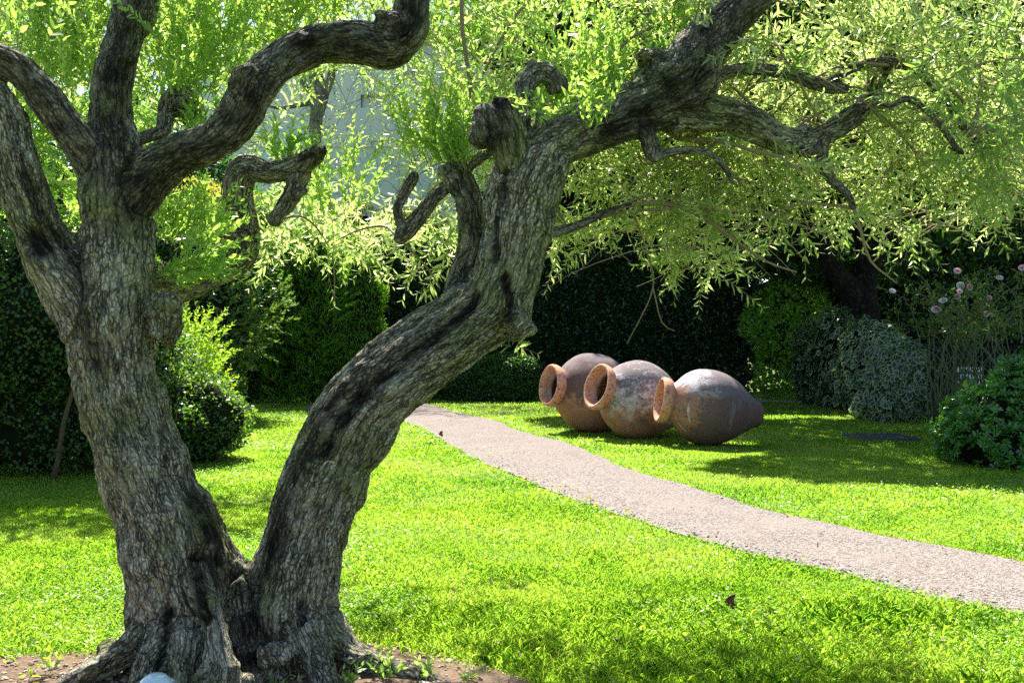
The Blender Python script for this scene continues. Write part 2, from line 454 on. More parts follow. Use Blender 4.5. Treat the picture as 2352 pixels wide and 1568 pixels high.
def wood(name, limbs, balls, mat, parent, voxel=.010, dents=(), dark_paths=(), rough=1.0, grooves=()):
    tb = Tubes()
    for C in limbs:
        C = C.copy(); C[:, 3] = np.maximum(C[:, 3], voxel * 1.1)
        w = vnoise(np.c_[C[:, :2] * 5, C[:, 2] * 5], 11) * .07 + 1
        tb.add(C[:, :3], C[:, 3] * w, 18)
    V = tb.v; n0 = tb.n; faces = np.vstack(tb.f).tolist() + getattr(tb, 'tri', [])
    V = [np.vstack(V)]
    for (c, r, sx) in balls:
        nu, nv = 14, 9
        th = np.linspace(0, math.pi, nv + 1)[1:-1]; ph = np.arange(nu) * 2 * math.pi / nu
        g = np.stack([np.outer(np.sin(th), np.cos(ph)), np.outer(np.sin(th), np.sin(ph)), np.outer(np.cos(th), np.ones(nu))], -1).reshape(-1, 3)
        g = np.vstack([g, [(0, 0, 1), (0, 0, -1)]])
        g = g * (1 + .28 * vnoise(g * 2.2 + c * 9, 5))[:, None] * r * np.array(sx) + c
        V.append(g)
        for i in range(nv - 2):
            for j in range(nu):
                a, b = i * nu + j, i * nu + (j + 1) % nu
                faces.append([n0 + a, n0 + a + nu, n0 + b + nu, n0 + b])
        top, bot = (nv - 1) * nu, (nv - 1) * nu + 1
        for j in range(nu):
            faces.append([n0 + top, n0 + j, n0 + (j + 1) % nu])
            faces.append([n0 + bot, n0 + (nv - 2) * nu + (j + 1) % nu, n0 + (nv - 2) * nu + j])
        n0 += len(g)
    me = bpy.data.meshes.new(name + "_src")
    me.from_pydata(np.vstack(V).tolist(), [], faces)
    ob = bpy.data.objects.new(name + "_src", me); COL.objects.link(ob)
    md = ob.modifiers.new("r", 'REMESH'); md.mode = 'VOXEL'; md.voxel_size = voxel; md.use_smooth_shade = True
    ms = ob.modifiers.new("s", 'SMOOTH'); ms.iterations = 7; ms.factor = .5
    bpy.context.view_layer.update()
    dg = bpy.context.evaluated_depsgraph_get()
    out = bpy.data.meshes.new_from_object(ob.evaluated_get(dg))
    bpy.data.objects.remove(ob); bpy.data.meshes.remove(me)
    out.name = name
    nvt = len(out.vertices)
    co = np.empty(nvt * 3, np.float32); out.vertices.foreach_get("co", co); co = co.reshape(-1, 3).astype(np.float64)
    no = np.empty(nvt * 3, np.float32); out.vertices.foreach_get("normal", no); no = no.reshape(-1, 3).astype(np.float64)
    # nearest limb sample -> bark coordinates that run along the limb
    SP, ST, SA, SB, SS, SR, SC = [], [], [], [], [], [], []
    for k, C in enumerate(limbs):
        T, A, B = frames(C[:, :3])
        s = np.concatenate([[0], np.cumsum(np.linalg.norm(np.diff(C[:, :3], axis=0), axis=1))])
        SP.append(C[:, :3]); ST.append(T); SA.append(A); SB.append(B); SS.append(s + k * .37); SR.append(C[:, 3]); SC.append(np.full(len(C), k))
    SP, ST, SA, SB, SS, SR = map(lambda q: np.concatenate(q), (SP, ST, SA, SB, SS, SR))
    bc = np.zeros((nvt, 3)); flute = np.zeros(nvt)
    for i in range(0, nvt, 8000):
        c = co[i:i + 8000]
        d = np.sqrt(np.maximum(((c ** 2).sum(1)[:, None] + (SP ** 2).sum(1)[None] - 2 * c @ SP.T), 0)) - SR[None]
        j = np.argmin(d, 1)
        rel = c - SP[j]
        bc[i:i + 8000, 0] = (rel * SA[j]).sum(1)
        bc[i:i + 8000, 1] = (rel * SB[j]).sum(1)
        bc[i:i + 8000, 2] = SS[j] + (rel * ST[j]).sum(1)
        flute[i:i + 8000] = SR[j]
    # twisted fluting, lumps and coarse bark relief
    tw = bc[:, 2] * 1.1
    fx = bc[:, 0] * np.cos(tw) - bc[:, 1] * np.sin(tw); fy = bc[:, 0] * np.sin(tw) + bc[:, 1] * np.cos(tw)
    amp = np.clip(flute, .01, .22)
    q = np.c_[fx / (amp + .05) * 1.5, fy / (amp + .05) * 1.5, bc[:, 2] * 1.3]
    disp = fbm(q, 21, 2) * amp * .19 * rough
    if name == 'trunk' and rough == 1.0:
        disp += fbm(np.c_[fx * 9, fy * 9, bc[:, 2] * .9], 77, 2) * .034 * np.exp(-np.clip(co[:, 2], 0, 9) / .55)
    disp += fbm(co * 8, 31, 3) * amp * .085 * rough
    rid = np.abs(fbm(np.c_[fx * 26, fy * 26, bc[:, 2] * 4.5], 41, 3))
    disp -= np.clip(.35 - rid, 0, 1) * .028 * rough * np.clip(amp / .08, .2, 1)
    disp += vnoise(np.c_[bc[:, 0] * 75, bc[:, 1] * 75, bc[:, 2] * 28], 51) * .0028 * np.clip(amp / .05, .3, 1)
    co2 = co + no * disp[:, None]
    stain = np.zeros(nvt)  # bark colour darkens along set paths and inside carved dents and grooves
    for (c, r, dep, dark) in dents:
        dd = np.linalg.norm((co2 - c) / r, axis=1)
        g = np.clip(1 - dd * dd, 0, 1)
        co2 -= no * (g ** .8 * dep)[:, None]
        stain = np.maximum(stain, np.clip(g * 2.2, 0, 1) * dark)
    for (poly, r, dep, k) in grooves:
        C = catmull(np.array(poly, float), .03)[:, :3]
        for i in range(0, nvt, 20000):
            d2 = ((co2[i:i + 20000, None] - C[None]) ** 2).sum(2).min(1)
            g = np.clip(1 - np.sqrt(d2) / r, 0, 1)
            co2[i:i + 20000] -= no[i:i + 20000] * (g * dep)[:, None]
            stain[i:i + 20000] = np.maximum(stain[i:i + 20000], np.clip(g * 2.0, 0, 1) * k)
    for (poly, r, k) in dark_paths:
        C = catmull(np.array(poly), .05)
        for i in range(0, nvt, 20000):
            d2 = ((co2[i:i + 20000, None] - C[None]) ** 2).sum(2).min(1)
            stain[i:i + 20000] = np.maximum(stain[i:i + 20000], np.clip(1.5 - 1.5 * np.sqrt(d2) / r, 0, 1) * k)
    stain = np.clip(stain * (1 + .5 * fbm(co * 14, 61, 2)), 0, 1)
    out.vertices.foreach_set("co", co2.astype(np.float32).ravel())
    a = out.attributes.new("bark_co", 'FLOAT_VECTOR', 'POINT'); a.data.foreach_set("vector", bc.astype(np.float32).ravel())
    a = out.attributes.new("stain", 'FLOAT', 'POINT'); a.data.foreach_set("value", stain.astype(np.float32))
    a = out.attributes.new("girth", 'FLOAT', 'POINT'); a.data.foreach_set("value", flute.astype(np.float32))
    out.polygons.foreach_set("use_smooth", np.full(len(out.polygons), True))
    out.update()
    out.materials.clear()
    return link(name, out, mat, parent)

# ------------------------------------------------------------------ setting: ground, path
lower = [(905, 955), (928, 968), (986, 992), (1089, 1053), (1200, 1101), (1320, 1150), (1493, 1210), (1712, 1274), (1931, 1321), (2114, 1372), (2352, 1416), (2700, 1500)]
upper = [(930, 917), (986, 929), (1054, 948), (1140, 968), (1208, 996), (1294, 1016), (1379, 1053), (1493, 1093), (1712, 1157), (1931, 1212), (2114, 1248), (2352, 1294), (2700, 1375)]
Lo = catmull(np.array([[*G(*p), 0, 0] for p in lower]), .25)[:, :2]
Up = catmull(np.array([[*G(*p), 0, 0] for p in upper]), .25)[:, :2]
Lo = np.vstack([[-4.6, 22.0], [-3.6, 20.6], Lo]); Up = np.vstack([[-5.0, 25.6], [-3.6, 25.9], Up])
path_poly = np.vstack([Lo, Up[::-1]])
def inside(poly, x, y):
    c = np.zeros(len(x), bool)
    j = len(poly) - 1
    for i in range(len(poly)):
        xi, yi = poly[i]; xj, yj = poly[j]
        m = ((yi > y) != (yj > y)) & (x < (xj - xi) * (y - yi) / (yj - yi + 1e-12) + xi)
        c ^= m; j = i
    return c
def dist_poly(poly, x, y):
    d = np.full(len(x), 1e9); P = np.c_[x, y]
    for i in range(len(poly)):
        a, b = poly[i - 1], poly[i]
        ab = b - a
        t = np.clip(((P - a) @ ab) / max(ab @ ab, 1e-9), 0, 1)
        d = np.minimum(d, np.linalg.norm(P - a - t[:, None] * ab, axis=1))
    return d
def soil_edge(x):
    return np.interp(x, [-6, -2.4, -1.95, -1.5, -.85, -.5, -.1, .1, .5], [4.72, 4.72, 4.80, 5.05, 5.08, 4.80, 4.56, 4.35, 3.6])

def ground_mat():
    m, n, l, out = newmat('lawn_earth')
    co = objco(n)
    f = noise(n, l, co, 1.3, 5); g = noise(n, l, co, 40, 4)
    c = mix(n, l, f, (.07, .12, .022), (.13, .20, .03))
    c = mix(n, l, ramp(n, [(.5, 0.0), (.68, .7)], g, l), c, (.17, .13, .07))
    principled(n, l, out, c, .95, .1, bump(n, l, g, .8, .03))
    return m
def path_mat():
    m, n, l, out = newmat('pale_pink_gravel')
    co = objco(n)
    v = n.new("ShaderNodeTexVoronoi"); v.inputs['Scale'].default_value = 85; l.new(co, v.inputs['Vector'])
    v2 = n.new("ShaderNodeTexVoronoi"); v2.inputs['Scale'].default_value = 32; l.new(co, v2.inputs['Vector'])
    s = n.new("ShaderNodeSeparateColor"); l.new(v.outputs['Color'], s.inputs[0])
    c = ramp(n, [(0, (.08, .064, .056)), (.3, (.20, .163, .145)), (.7, (.285, .24, .218)), (1, (.45, .42, .39))], s.outputs[0], l)
    b = noise(n, l, co, 1.6, 4)
    c = mix(n, l, ramp(n, [(.4, 0.0), (.7, .6)], b, l), c, (.30, .245, .215))
    nr = bump(n, l, v.outputs['Distance'], 1.0, .014)
    nr = bump(n, l, v2.outputs['Distance'], .4, .015, nr)
    nr = bump(n, l, b, .3, .06, nr)
    principled(n, l, out, c, .95, .15, nr)
    return m
def soil_mat():
    m, n, l, out = newmat('bare_soil')
    co = objco(n)
    f = noise(n, l, co, 6, 6); g = noise(n, l, co, 60, 5)
    c = ramp(n, [(.3, (.09, .06, .04)), (.55, (.19, .13, .09)), (.75, (.28, .21, .16))], mix(n, l, .5, f, g), l)
    nr = bump(n, l, g, .9, .02); nr = bump(n, l, f, .7, .05, nr)
    principled(n, l, out, c, .95, .1, nr)
    return m
def ground_z(x, y):
    return (fbm(np.c_[x * .9, y * .9, np.zeros_like(x)], 3, 2)) * .012
# ground: fine grid near, reaching the horizon
xs = np.concatenate([[-400, -120, -40], np.arange(-16, 16.01, .4), [40, 120, 400]])
ys = np.concatenate([[-200, -60, -20], np.arange(-4, 34.01, .4), [60, 150, 600]])
X, Yg = np.meshgrid(xs, ys)
gz = ground_z(X.ravel(), Yg.ravel()) * (np.abs(X.ravel()) < 17)
idx = np.arange(X.size).reshape(X.shape)
q = np.stack([idx[:-1, :-1], idx[:-1, 1:], idx[1:, 1:], idx[1:, :-1]], -1).reshape(-1, 4)
o = link('ground', mesh_poly('ground', np.c_[X.ravel(), Yg.ravel(), gz], q, True), ground_mat()); tag(o, kind='structure')

def strip(name, A, B, nx, z, mat, curve=0.0):
    n = 160
    def rs(P):
        s = np.concatenate([[0], np.cumsum(np.linalg.norm(np.diff(P, axis=0), axis=1))]); t = np.linspace(0, s[-1], n)
        return np.c_[np.interp(t, s, P[:, 0]), np.interp(t, s, P[:, 1])]
    A, B = rs(A), rs(B)
    V = []
    for k in range(nx + 1):
        t = k / nx
        P = A * (1 - t) + B * t
        V.append(np.c_[P, z + ground_z(P[:, 0], P[:, 1]) + curve * math.sin(math.pi * t)])
    V = np.vstack(V); idx = np.arange(len(V)).reshape(nx + 1, n)
    q = np.stack([idx[:-1, :-1], idx[:-1, 1:], idx[1:, 1:], idx[1:, :-1]], -1).reshape(-1, 4)[:, ::-1]
    o = link(name, mesh_poly(name, V, q, True), mat); tag(o, kind='structure'); return o
wig = lambda P, s: P + np.c_[vnoise(np.c_[P * 2.3, P[:, :1] * 0], s), vnoise(np.c_[P * 2.3, P[:, :1] * 0], s + 1)] * .05
Lo2, Up2 = wig(Lo, 5), wig(Up, 8)
strip('gravel_path', Lo2, Up2, 14, .012, path_mat(), .02)
sx = np.linspace(-6, .5, 60)
strip('bare_soil', np.c_[sx, sx * 0 + 2.4], np.c_[sx, soil_edge(sx)], 10, .012, soil_mat())
# paving visible beyond the jars
def paving_mat():
    m, n, l, out = newmat('pale_stone_paving')
    co = objco(n)
    b = n.new("ShaderNodeTexBrick"); b.inputs['Scale'].default_value = 1.6
    b.inputs['Color1'].default_value = (.42, .38, .32, 1); b.inputs['Color2'].default_value = (.5, .46, .4, 1); b.inputs['Mortar'].default_value = (.15, .13, .1, 1)
    l.new(co, b.inputs['Vector'])
    principled(n, l, out, b.outputs[0], .85, .2); return m
strip('stone_paving', np.array([[2.5, 24.6], [10, 23.6]]), np.array([[2.5, 26.4], [10, 26.2]]), 4, .014, paving_mat())

# ------------------------------------------------------------------ lawn blades
def grass_mat():
    m, n, l, out = newmat('grass_blade')
    a = n.new("ShaderNodeAttribute"); a.attribute_name = 'tint'
    g = n.new("ShaderNodeNewGeometry")
    f = noise(n, l, g.outputs['Position'], .8, 4)
    t = math_(n, l, 'ADD', math_(n, l, 'MULTIPLY', a.outputs['Fac'], .7), math_(n, l, 'MULTIPLY', math_(n, l, 'SUBTRACT', f, .5), 1.0), True)
    c = ramp(n, [(0, (.06, .17, .015)), (.40, (.22, .39, .03)), (.80, (.38, .50, .06)), (1, (.55, .48, .22))], t, l)
    tr_c = ramp(n, [(0, (.20, .50, .02)), (.45, (.55, .88, .05)), (1, (.88, .92, .18))], t, l)
    p = principled(n, l, None, c, .42, .45)
    tr = n.new("ShaderNodeBsdfTranslucent"); l.new(tr_c, tr.inputs[0])
    mx = n.new("ShaderNodeMixShader"); mx.inputs[0].default_value = .5
    l.new(p.outputs[0], mx.inputs[1]); l.new(tr.outputs[0], mx.inputs[2]); l.new(mx.outputs[0], out.inputs[0])
    return m
M['grass'] = grass_mat()
def lawn():
    bands = [(3.6, 6, 330000, .0016, .030), (6, 9, 230000, .0024, .030), (9, 14, 190000, .0038, .030), (14, 20, 120000, .006, .034), (20, 29, 60000, .010, .042)]
    VV, TT = [], []
    CL = Leaves()
    for (y0, y1, n, w, h) in bands:
        y = np.sqrt(rng.uniform(y0 ** 2, y1 ** 2, n)); x = rng.uniform(-1, 1, n) * (.56 * y + .9)
        ok = ~inside(np.vstack([Lo2, Up2[::-1]]), x, y) & (y > soil_edge(x) + rng.normal(0, .06, n))
        edge = dist_poly(path_poly, x, y)
        # worn patches
        wear = fbm(np.c_[x * 1.1, y * 1.1, 0 * x], 71, 3)
        ok &= (wear > -1.0) | (rng.random(n) < .4)
        jar_free = ((x - 3.2) ** 2 + (y - 15.3) ** 2) > 0
        x, y, edge, wear = x[ok], y[ok], edge[ok], wear[ok]
        n = len(x)
        tall = fbm(np.c_[x * 1.7, y * 1.7, 0 * x], 75, 2)
        hh = h * rng.uniform(.45, 1.25, n) * (1 + .35 * tall)
        longm = (y < 5.6) & (rng.random(n) < .10)
        hh = np.where(longm, hh * 2.0, hh)
        az = rng.uniform(0, 2 * math.pi, n); lean = rng.uniform(.1, .9, n)
        d = np.c_[np.cos(az), np.sin(az)]; s = np.c_[-d[:, 1], d[:, 0]]
        ww = w * rng.uniform(.6, 1.3, n)
        z0 = ground_z(x, y)
        b = np.c_[x, y, z0 - .003]
        S = np.c_[s * ww[:, None], np.zeros(n)]
        D1 = np.c_[d * (hh * lean * .3)[:, None], hh * .6]
        D2 = np.c_[d * (hh * lean)[:, None], hh * (1 - .25 * lean)]
        VV.append(np.stack([b - S, b + S, b + S * .8 + D1, b + D2, b - S * .8 + D1], 1).reshape(-1, 3))
        TT.append(np.clip(rng.normal(.60, .26, n) + .16 * wear - .25 * (tall > .3), 0, 1))
        # clover-like broad leaves in patches and along the path edge
        k = int(n * .09)
        cx = rng.choice(n, k, p=(np.clip(fbm(np.c_[x * .8, y * .8, 0 * x], 83, 2), 0.02, 1) + .8 * np.exp(-edge / .25)) / (np.clip(fbm(np.c_[x * .8, y * .8, 0 * x], 83, 2), 0.02, 1) + .8 * np.exp(-edge / .25)).sum())
        P = np.c_[x[cx], y[cx], z0[cx] + rng.uniform(.015, .05, k)] + rng.normal(0, .01, (k, 3))
        D = norm(np.c_[rng.normal(0, 1, (k, 2)), rng.normal(.1, .3, k)])
        CL.add(P, D, norm(np.c_[rng.normal(0, .45, (k, 2)), np.ones(k)]), rng.uniform(.012, .024, k) * (w / .0019) ** .45, rng.uniform(.009, .016, k) * (w / .0019) ** .45, .1, np.clip(rng.normal(.35, .2, k), 0, 1))
    o = link('lawn_grass', mesh_ngon('lawn_grass', np.vstack(VV), 5, np.concatenate(TT)), M['grass'])
    tag(o, 'bright green lawn grass on both sides of the gravel path', 'grass', kind='stuff')
    o = CL.build('clover', M['grass'], None, 'obov')
    tag(o, 'small broad clover leaves growing through the lawn and along the path edge', 'clover', kind='stuff')
lawn()

# gravel stones on path, soil stones
def rocks(name, P, S, mat, label, cat):
    t = (1 + 5 ** .5) / 2
    ico = norm(np.array([(-1, t, 0), (1, t, 0), (-1, -t, 0), (1, -t, 0), (0, -1, t), (0, 1, t), (0, -1, -t), (0, 1, -t), (t, 0, -1), (t, 0, 1), (-t, 0, -1), (-t, 0, 1)], float))
    fc = np.array([(0, 11, 5), (0, 5, 1), (0, 1, 7), (0, 7, 10), (0, 10, 11), (1, 5, 9), (5, 11, 4), (11, 10, 2), (10, 7, 6), (7, 1, 8), (3, 9, 4), (3, 4, 2), (3, 2, 6), (3, 6, 8), (3, 8, 9), (4, 9, 5), (2, 4, 11), (6, 2, 10), (8, 6, 7), (9, 8, 1)])
    n = len(P)
    a = rng.uniform(0, 6.28, n); sc = np.stack([rng.uniform(.8, 1.4, n), rng.uniform(.6, 1, n), rng.uniform(.35, .7, n)], 1)
    v = ico[None] * (1 + rng.normal(0, .13, (n, 12, 1))) * sc[:, None] * S[:, None, None]
    c, s = np.cos(a)[:, None], np.sin(a)[:, None]
    v = np.stack([v[..., 0] * c - v[..., 1] * s, v[..., 0] * s + v[..., 1] * c, v[..., 2]], -1) + P[:, None]
    f = (fc[None] + (np.arange(n) * 12)[:, None, None]).reshape(-1, 3)
    o = link(name, mesh_poly(name, v.reshape(-1, 3), f, False, tint=np.repeat(rng.random(n), 20)), mat)
    tag(o, label, cat, kind='stuff'); return o
def stone_mat(name, cs):
    m, n, l, out = newmat(name)
    a = n.new("ShaderNodeAttribute"); a.attribute_name = 'tint'
    c = ramp(n, [(i / (len(cs) - 1), x) for i, x in enumerate(cs)], a.outputs['Fac'], l)
    principled(n, l, out, c, .9, .2, bump(n, l, noise(n, l, objco(n), 120), .3, .003)); return m
n = 60000
y = np.sqrt(rng.uniform(4.8 ** 2, 12 ** 2, n)); x = rng.uniform(-1, 1, n) * (.56 * y + 1)
ins = inside(np.vstack([Lo2, Up2[::-1]]), x, y)
x, y = x[ins], y[ins]
dl = dist_poly(np.vstack([Lo2, Lo2[::-1]]), x, y)
k = rng.random(len(x)) < (.40 + 1.0 * np.exp(-dl / .22)) * np.clip(1.5 - y / 9, .2, 1)
x, y, dl = x[k], y[k], dl[k]
sz = np.minimum(rng.lognormal(-5.35, .42, len(x)) * (1 + 1.3 * np.exp(-dl / .14) * (rng.random(len(x)) < .6)), .022)
rocks('path_gravel', np.c_[x, y, .022 + ground_z(x, y)], sz, stone_mat('gravel_stone', [(.12, .09, .08), (.26, .20, .18), (.33, .27, .24), (.50, .46, .43), (.17, .16, .155)]), 'loose pale pink and grey gravel stones on the path', 'gravel')
n = 1500
x = rng.uniform(-3.0, -.1, n); y = rng.uniform(3.7, 5.1, n); k = y < soil_edge(x) + .03
rocks('soil_pebbles', np.c_[x[k], y[k], .015 + ground_z(x[k], y[k])], np.minimum(rng.lognormal(-4.7, .45, k.sum()), .035), stone_mat('soil_stone', [(.2, .14, .1), (.36, .27, .2), (.5, .42, .34), (.26, .2, .15)]), 'brown and tan pebbles on the bare soil around the olive roots', 'pebbles')
# leaf litter
LL = Leaves(); n = 700
x = rng.uniform(-3, 4, n); y = rng.uniform(3.8, 9, n); k = (y < soil_edge(x) + .2) | (rng.random(n) < .45)
x, y = x[k], y[k]
P = np.c_[x, y, ground_z(x, y) + np.where(y < soil_edge(x), .022, .04)]
LL.add(P, norm(np.c_[rng.normal(0, 1, (len(x), 2)), rng.normal(0, .2, len(x))]), norm(np.c_[rng.normal(0, .4, (len(x), 2)), np.ones(len(x))]), rng.uniform(.03, .06, len(x)), .012, .2)
M['litter'] = leaf_mat('dry_leaf', [(.10, .06, .03), (.28, .2, .12), (.45, .4, .3)], ((.2, .15, .05), (.5, .4, .2)), .3, .6, .2)
tag(LL.build('fallen_leaves', M['litter']), 'dry narrow leaves scattered over soil and grass', 'leaf litter', kind='stuff')

# ------------------------------------------------------------------ terracotta jars
def jar_mat(name, seed, white, wu, dark, du, df_foot=0.0, streak=0.0, lo=(.30, .12, .075), hi=(.52, .27, .19)):
    """white / dark: how much lime and lichen; wu / du: how strongly each keeps to the upper side"""
    m, n, l, out = newmat(name)
    co = objco(n)
    mp = n.new("ShaderNodeMapping"); mp.inputs['Location'].default_value = (seed * 3.1, seed * 1.7, seed * .9); l.new(co, mp.inputs['Vector'])
    v = mp.outputs[0]
    a1 = noise(n, l, v, 2.0, 9, .66, .4); a2 = noise(n, l, v, 8, 10, .75); a3 = noise(n, l, v, 30, 9, .78)
    a4 = noise(n, l, mapping(n, l, v, (7, 7, 2.0)), 1, 7, .7)
    sp = n.new("ShaderNodeSeparateXYZ"); l.new(co, sp.inputs[0])
    up = n.new("ShaderNodeMapRange"); up.inputs[1].default_value = -.6; up.inputs[2].default_value = .6; l.new(sp.outputs[0], up.inputs[0])
    ft = n.new("ShaderNodeMapRange"); ft.inputs[1].default_value = .45; ft.inputs[2].default_value = -.6; l.new(sp.outputs[2], ft.inputs[0])
    base = mix(n, l, a1, lo, hi)
    base = mix(n, l, ramp(n, [(.45, 0.0), (.62, .7)], a2, l), base, (.40, .22, .18))
    def add(*t):
        x = t[0]
        for y in t[1:]: x = math_(n, l, 'ADD', x, y)
        return x
    mul = lambda a, k: math_(n, l, 'MULTIPLY', a, k)
    wf = add(mul(a1, .8), mul(a2, .5), mul(a3, .25), mul(up.outputs[0], wu))
    t0 = .775 + wu * .5 - white
    wf = ramp(n, [(0, 0.0), (.08, .92)], math_(n, l, 'SUBTRACT', wf, t0), l)
    c = mix(n, l, wf, base, mix(n, l, a3, (.44, .39, .42), (.72, .68, .69)))
    if streak:
        s_ = noise(n, l, mapping(n, l, v, (1.0, 11, 7)), 1.0, 5, .6)
        c = mix(n, l, ramp(n, [(.60, 0.0), (.66, streak)], s_, l), c, (.74, .70, .68))
    dk = add(mul(a3, .55), mul(a2, .55), mul(a4, .45), mul(up.outputs[0], du), mul(ft.outputs[0], df_foot))
    t1 = .775 + du * .5 + df_foot * .5 - dark
    dk = ramp(n, [(0, 0.0), (.12, .85)], math_(n, l, 'SUBTRACT', dk, t1), l)
    c = mix(n, l, dk, c, mix(n, l, a2, (.05, .036, .038), (.15, .105, .105)))
    cr = n.new("ShaderNodeTexVoronoi"); cr.feature = 'DISTANCE_TO_EDGE'; cr.inputs['Scale'].default_value = 1.5
    vw = n.new("ShaderNodeVectorMath"); vw.operation = 'MULTIPLY_ADD'; nn = n.new("ShaderNodeTexNoise"); nn.inputs['Scale'].default_value = 5
    l.new(v, nn.inputs['Vector']); l.new(nn.outputs['Color'], vw.inputs[0]); vw.inputs[1].default_value = (.35, .35, .35); l.new(v, vw.inputs[2]); l.new(vw.outputs[0], cr.inputs['Vector'])
    ck = ramp(n, [(0, 1.0), (.006, 0.0)], cr.outputs['Distance'], l)
    c = mix(n, l, math_(n, l, 'MULTIPLY', ck, ramp(n, [(.5, 0.0), (.6, .7)], a1, l)), c, (.06, .04, .035))
    nr = bump(n, l, a3, .35, .008); nr = bump(n, l, a2, .35, .02, nr); nr = bump(n, l, math_(n, l, 'SUBTRACT', 1.0, ck), .3, .004, nr)
    principled(n, l, out, c, .85, .2, nr)
    return m
def rim_mat(seed):
    m, n, l, out = newmat('terracotta_rim_%d' % seed)
    co = objco(n)
    a1 = noise(n, l, co, 3 + seed, 8, .7); a2 = noise(n, l, co, 22, 8, .7)
    c = mix(n, l, a1, (.58, .22, .11), (.68, .37, .26))
    c = mix(n, l, ramp(n, [(.52, 0.0), (.62, .85)], a2, l), c, (.10, .06, .055))
    c = mix(n, l, ramp(n, [(.55, 0.0), (.7, .5)], a1, l), c, (.66, .60, .58))
    principled(n, l, out, c, .85, .2, bump(n, l, a2, .5, .01)); return m
def inner_mat():
    m, n, l, out = newmat('terracotta_inside')
    co = objco(n)
    a1 = noise(n, l, co, 3, 8, .7)
    c = mix(n, l, ramp(n, [(.4, 0.0), (.6, 1.0)], a1, l), (.42, .20, .12), (.55, .50, .47))
    principled(n, l, out, c, .9, .15); return m
M['jar_in'] = inner_mat()
def lathe(prof, seg=72, wob=0.0, seed=3):
    V = []; a = np.arange(seg) * 2 * math.pi / seg
    for (z, r) in prof:
        rr = r * np.ones(seg)
        V.append(np.c_[rr * np.cos(a), rr * np.sin(a), np.full(seg, z)])
    V = np.vstack(V)
    if wob:
        d = V * np.array((1, 1, 0)); V = V + norm(d) * (fbm(V * 2.2 + seed, seed, 2) * wob)[:, None]
        V = V + norm(d) * (fbm(V * np.array((3, 3, 22)) + seed, seed + 4, 2) * wob * .12)[:, None]
    m = len(prof); idx = np.arange(m * seg).reshape(m, seg)
    q = np.stack([idx[:-1], np.roll(idx[:-1], -1, 1), np.roll(idx[1:], -1, 1), idx[1:]], -1).reshape(-1, 4)
    return V, q
def smooth_prof(P, n=60):
    P = np.array([(a, b, 0, 0) for a, b in P], float)
    C = catmull(P, .04); return [(c[0], max(c[1], .001)) for c in C]
def jar(px, py, Y, Rm, yaw, tilt, roll, mat, rmat, label, nk=1.0):
    """lies on its belly; local z = mouth direction"""
    k = nk
    outer = smooth_prof([(-1.36, .02), (-1.38, .22), (-1.36, .30), (-1.24, .36), (-.95, .56), (-.55, .83), (-.17, .975), (.15, 1.0), (.45, .93), (.72, .76), (.90, .58), (1.0, .49 * k), (1.08, .47 * k), (1.16, .48 * k)])
    inner = smooth_prof([(1.16, .43 * k), (1.04, .42 * k), (.90, .52), (.6, .76), (.1, .92), (-.5, .80), (-.9, .5), (-1.2, .02)])
    rim = smooth_prof([(1.05, .475 * k), (1.08, .52 * k), (1.13, .565 * k), (1.20, .59 * k), (1.28, .59 * k), (1.335, .57 * k), (1.352, .54 * k), (1.345, .505 * k), (1.31, .475 * k), (1.2, .45 * k), (1.10, .435 * k)])
    c = W(px, py, Y)
    # direction of the mouth
    d = Vector((-math.cos(yaw) * math.cos(tilt), -math.sin(yaw) * math.cos(tilt), math.sin(tilt)))
    up = Vector((0, 0, 1)); x = (up - d * up.dot(d)).normalized(); yv = d.cross(x)
    rot = Matrix((x, yv, d)).transposed().to_4x4()
    # rest on the ground
    V, q = lathe([(a * Rm, b * Rm) for a, b in outer], 96, .012 * Rm * 2, int(roll))
    low = (V @ np.array(rot.to_3x3()).T)[:, 2].min()
    root = empty('terracotta_jar', (c[0], c[1], -low - .015))
    root.rotation_euler = rot.to_euler()
    tag(root, label, 'jar', 'terracotta jars lying on the grass')
    def prt(name, V, q, mat, par=root):
        o = bpy.data.objects.new(name, mesh_poly(name, V, q, True)); COL.objects.link(o); o.data.materials.append(mat); o.parent = par; return o
    prt('body', V, q, mat)
    V, q = lathe([(a * Rm, b * Rm) for a, b in inner], 64); prt('inside', V, q, M['jar_in'])
    V, q = lathe([(a * Rm, b * Rm) for a, b in rim], 96, .035 * Rm, int(roll) + 3); prt('rim', V, q, rmat)
    return root
jar(1366, 902, 16.6, .655, R(25), R(9), 11, jar_mat('terracotta_dark_top', 1, -.06, .4, .17, .8), rim_mat(1), 'terracotta jar on the left, pink belly under a dark lichened crown, wide mouth turned outward', nk=.90)
jar(1468, 914, 15.5, .605, R(26), R(17), 17, jar_mat('terracotta_limewashed', 2, .20, .7, .07, .2), rim_mat(2), 'middle terracotta jar coated with whitish lime, leaning mouth with a cracked rim')
jar(1629, 936, 14.45, .555, R(4), R(9), 23, jar_mat('terracotta_streaked', 3, -.14, 1.2, .24, -.1, .5, .7), rim_mat(3), 'rightmost terracotta jar lying side-on with white streaks on the shoulder and pointed foot')

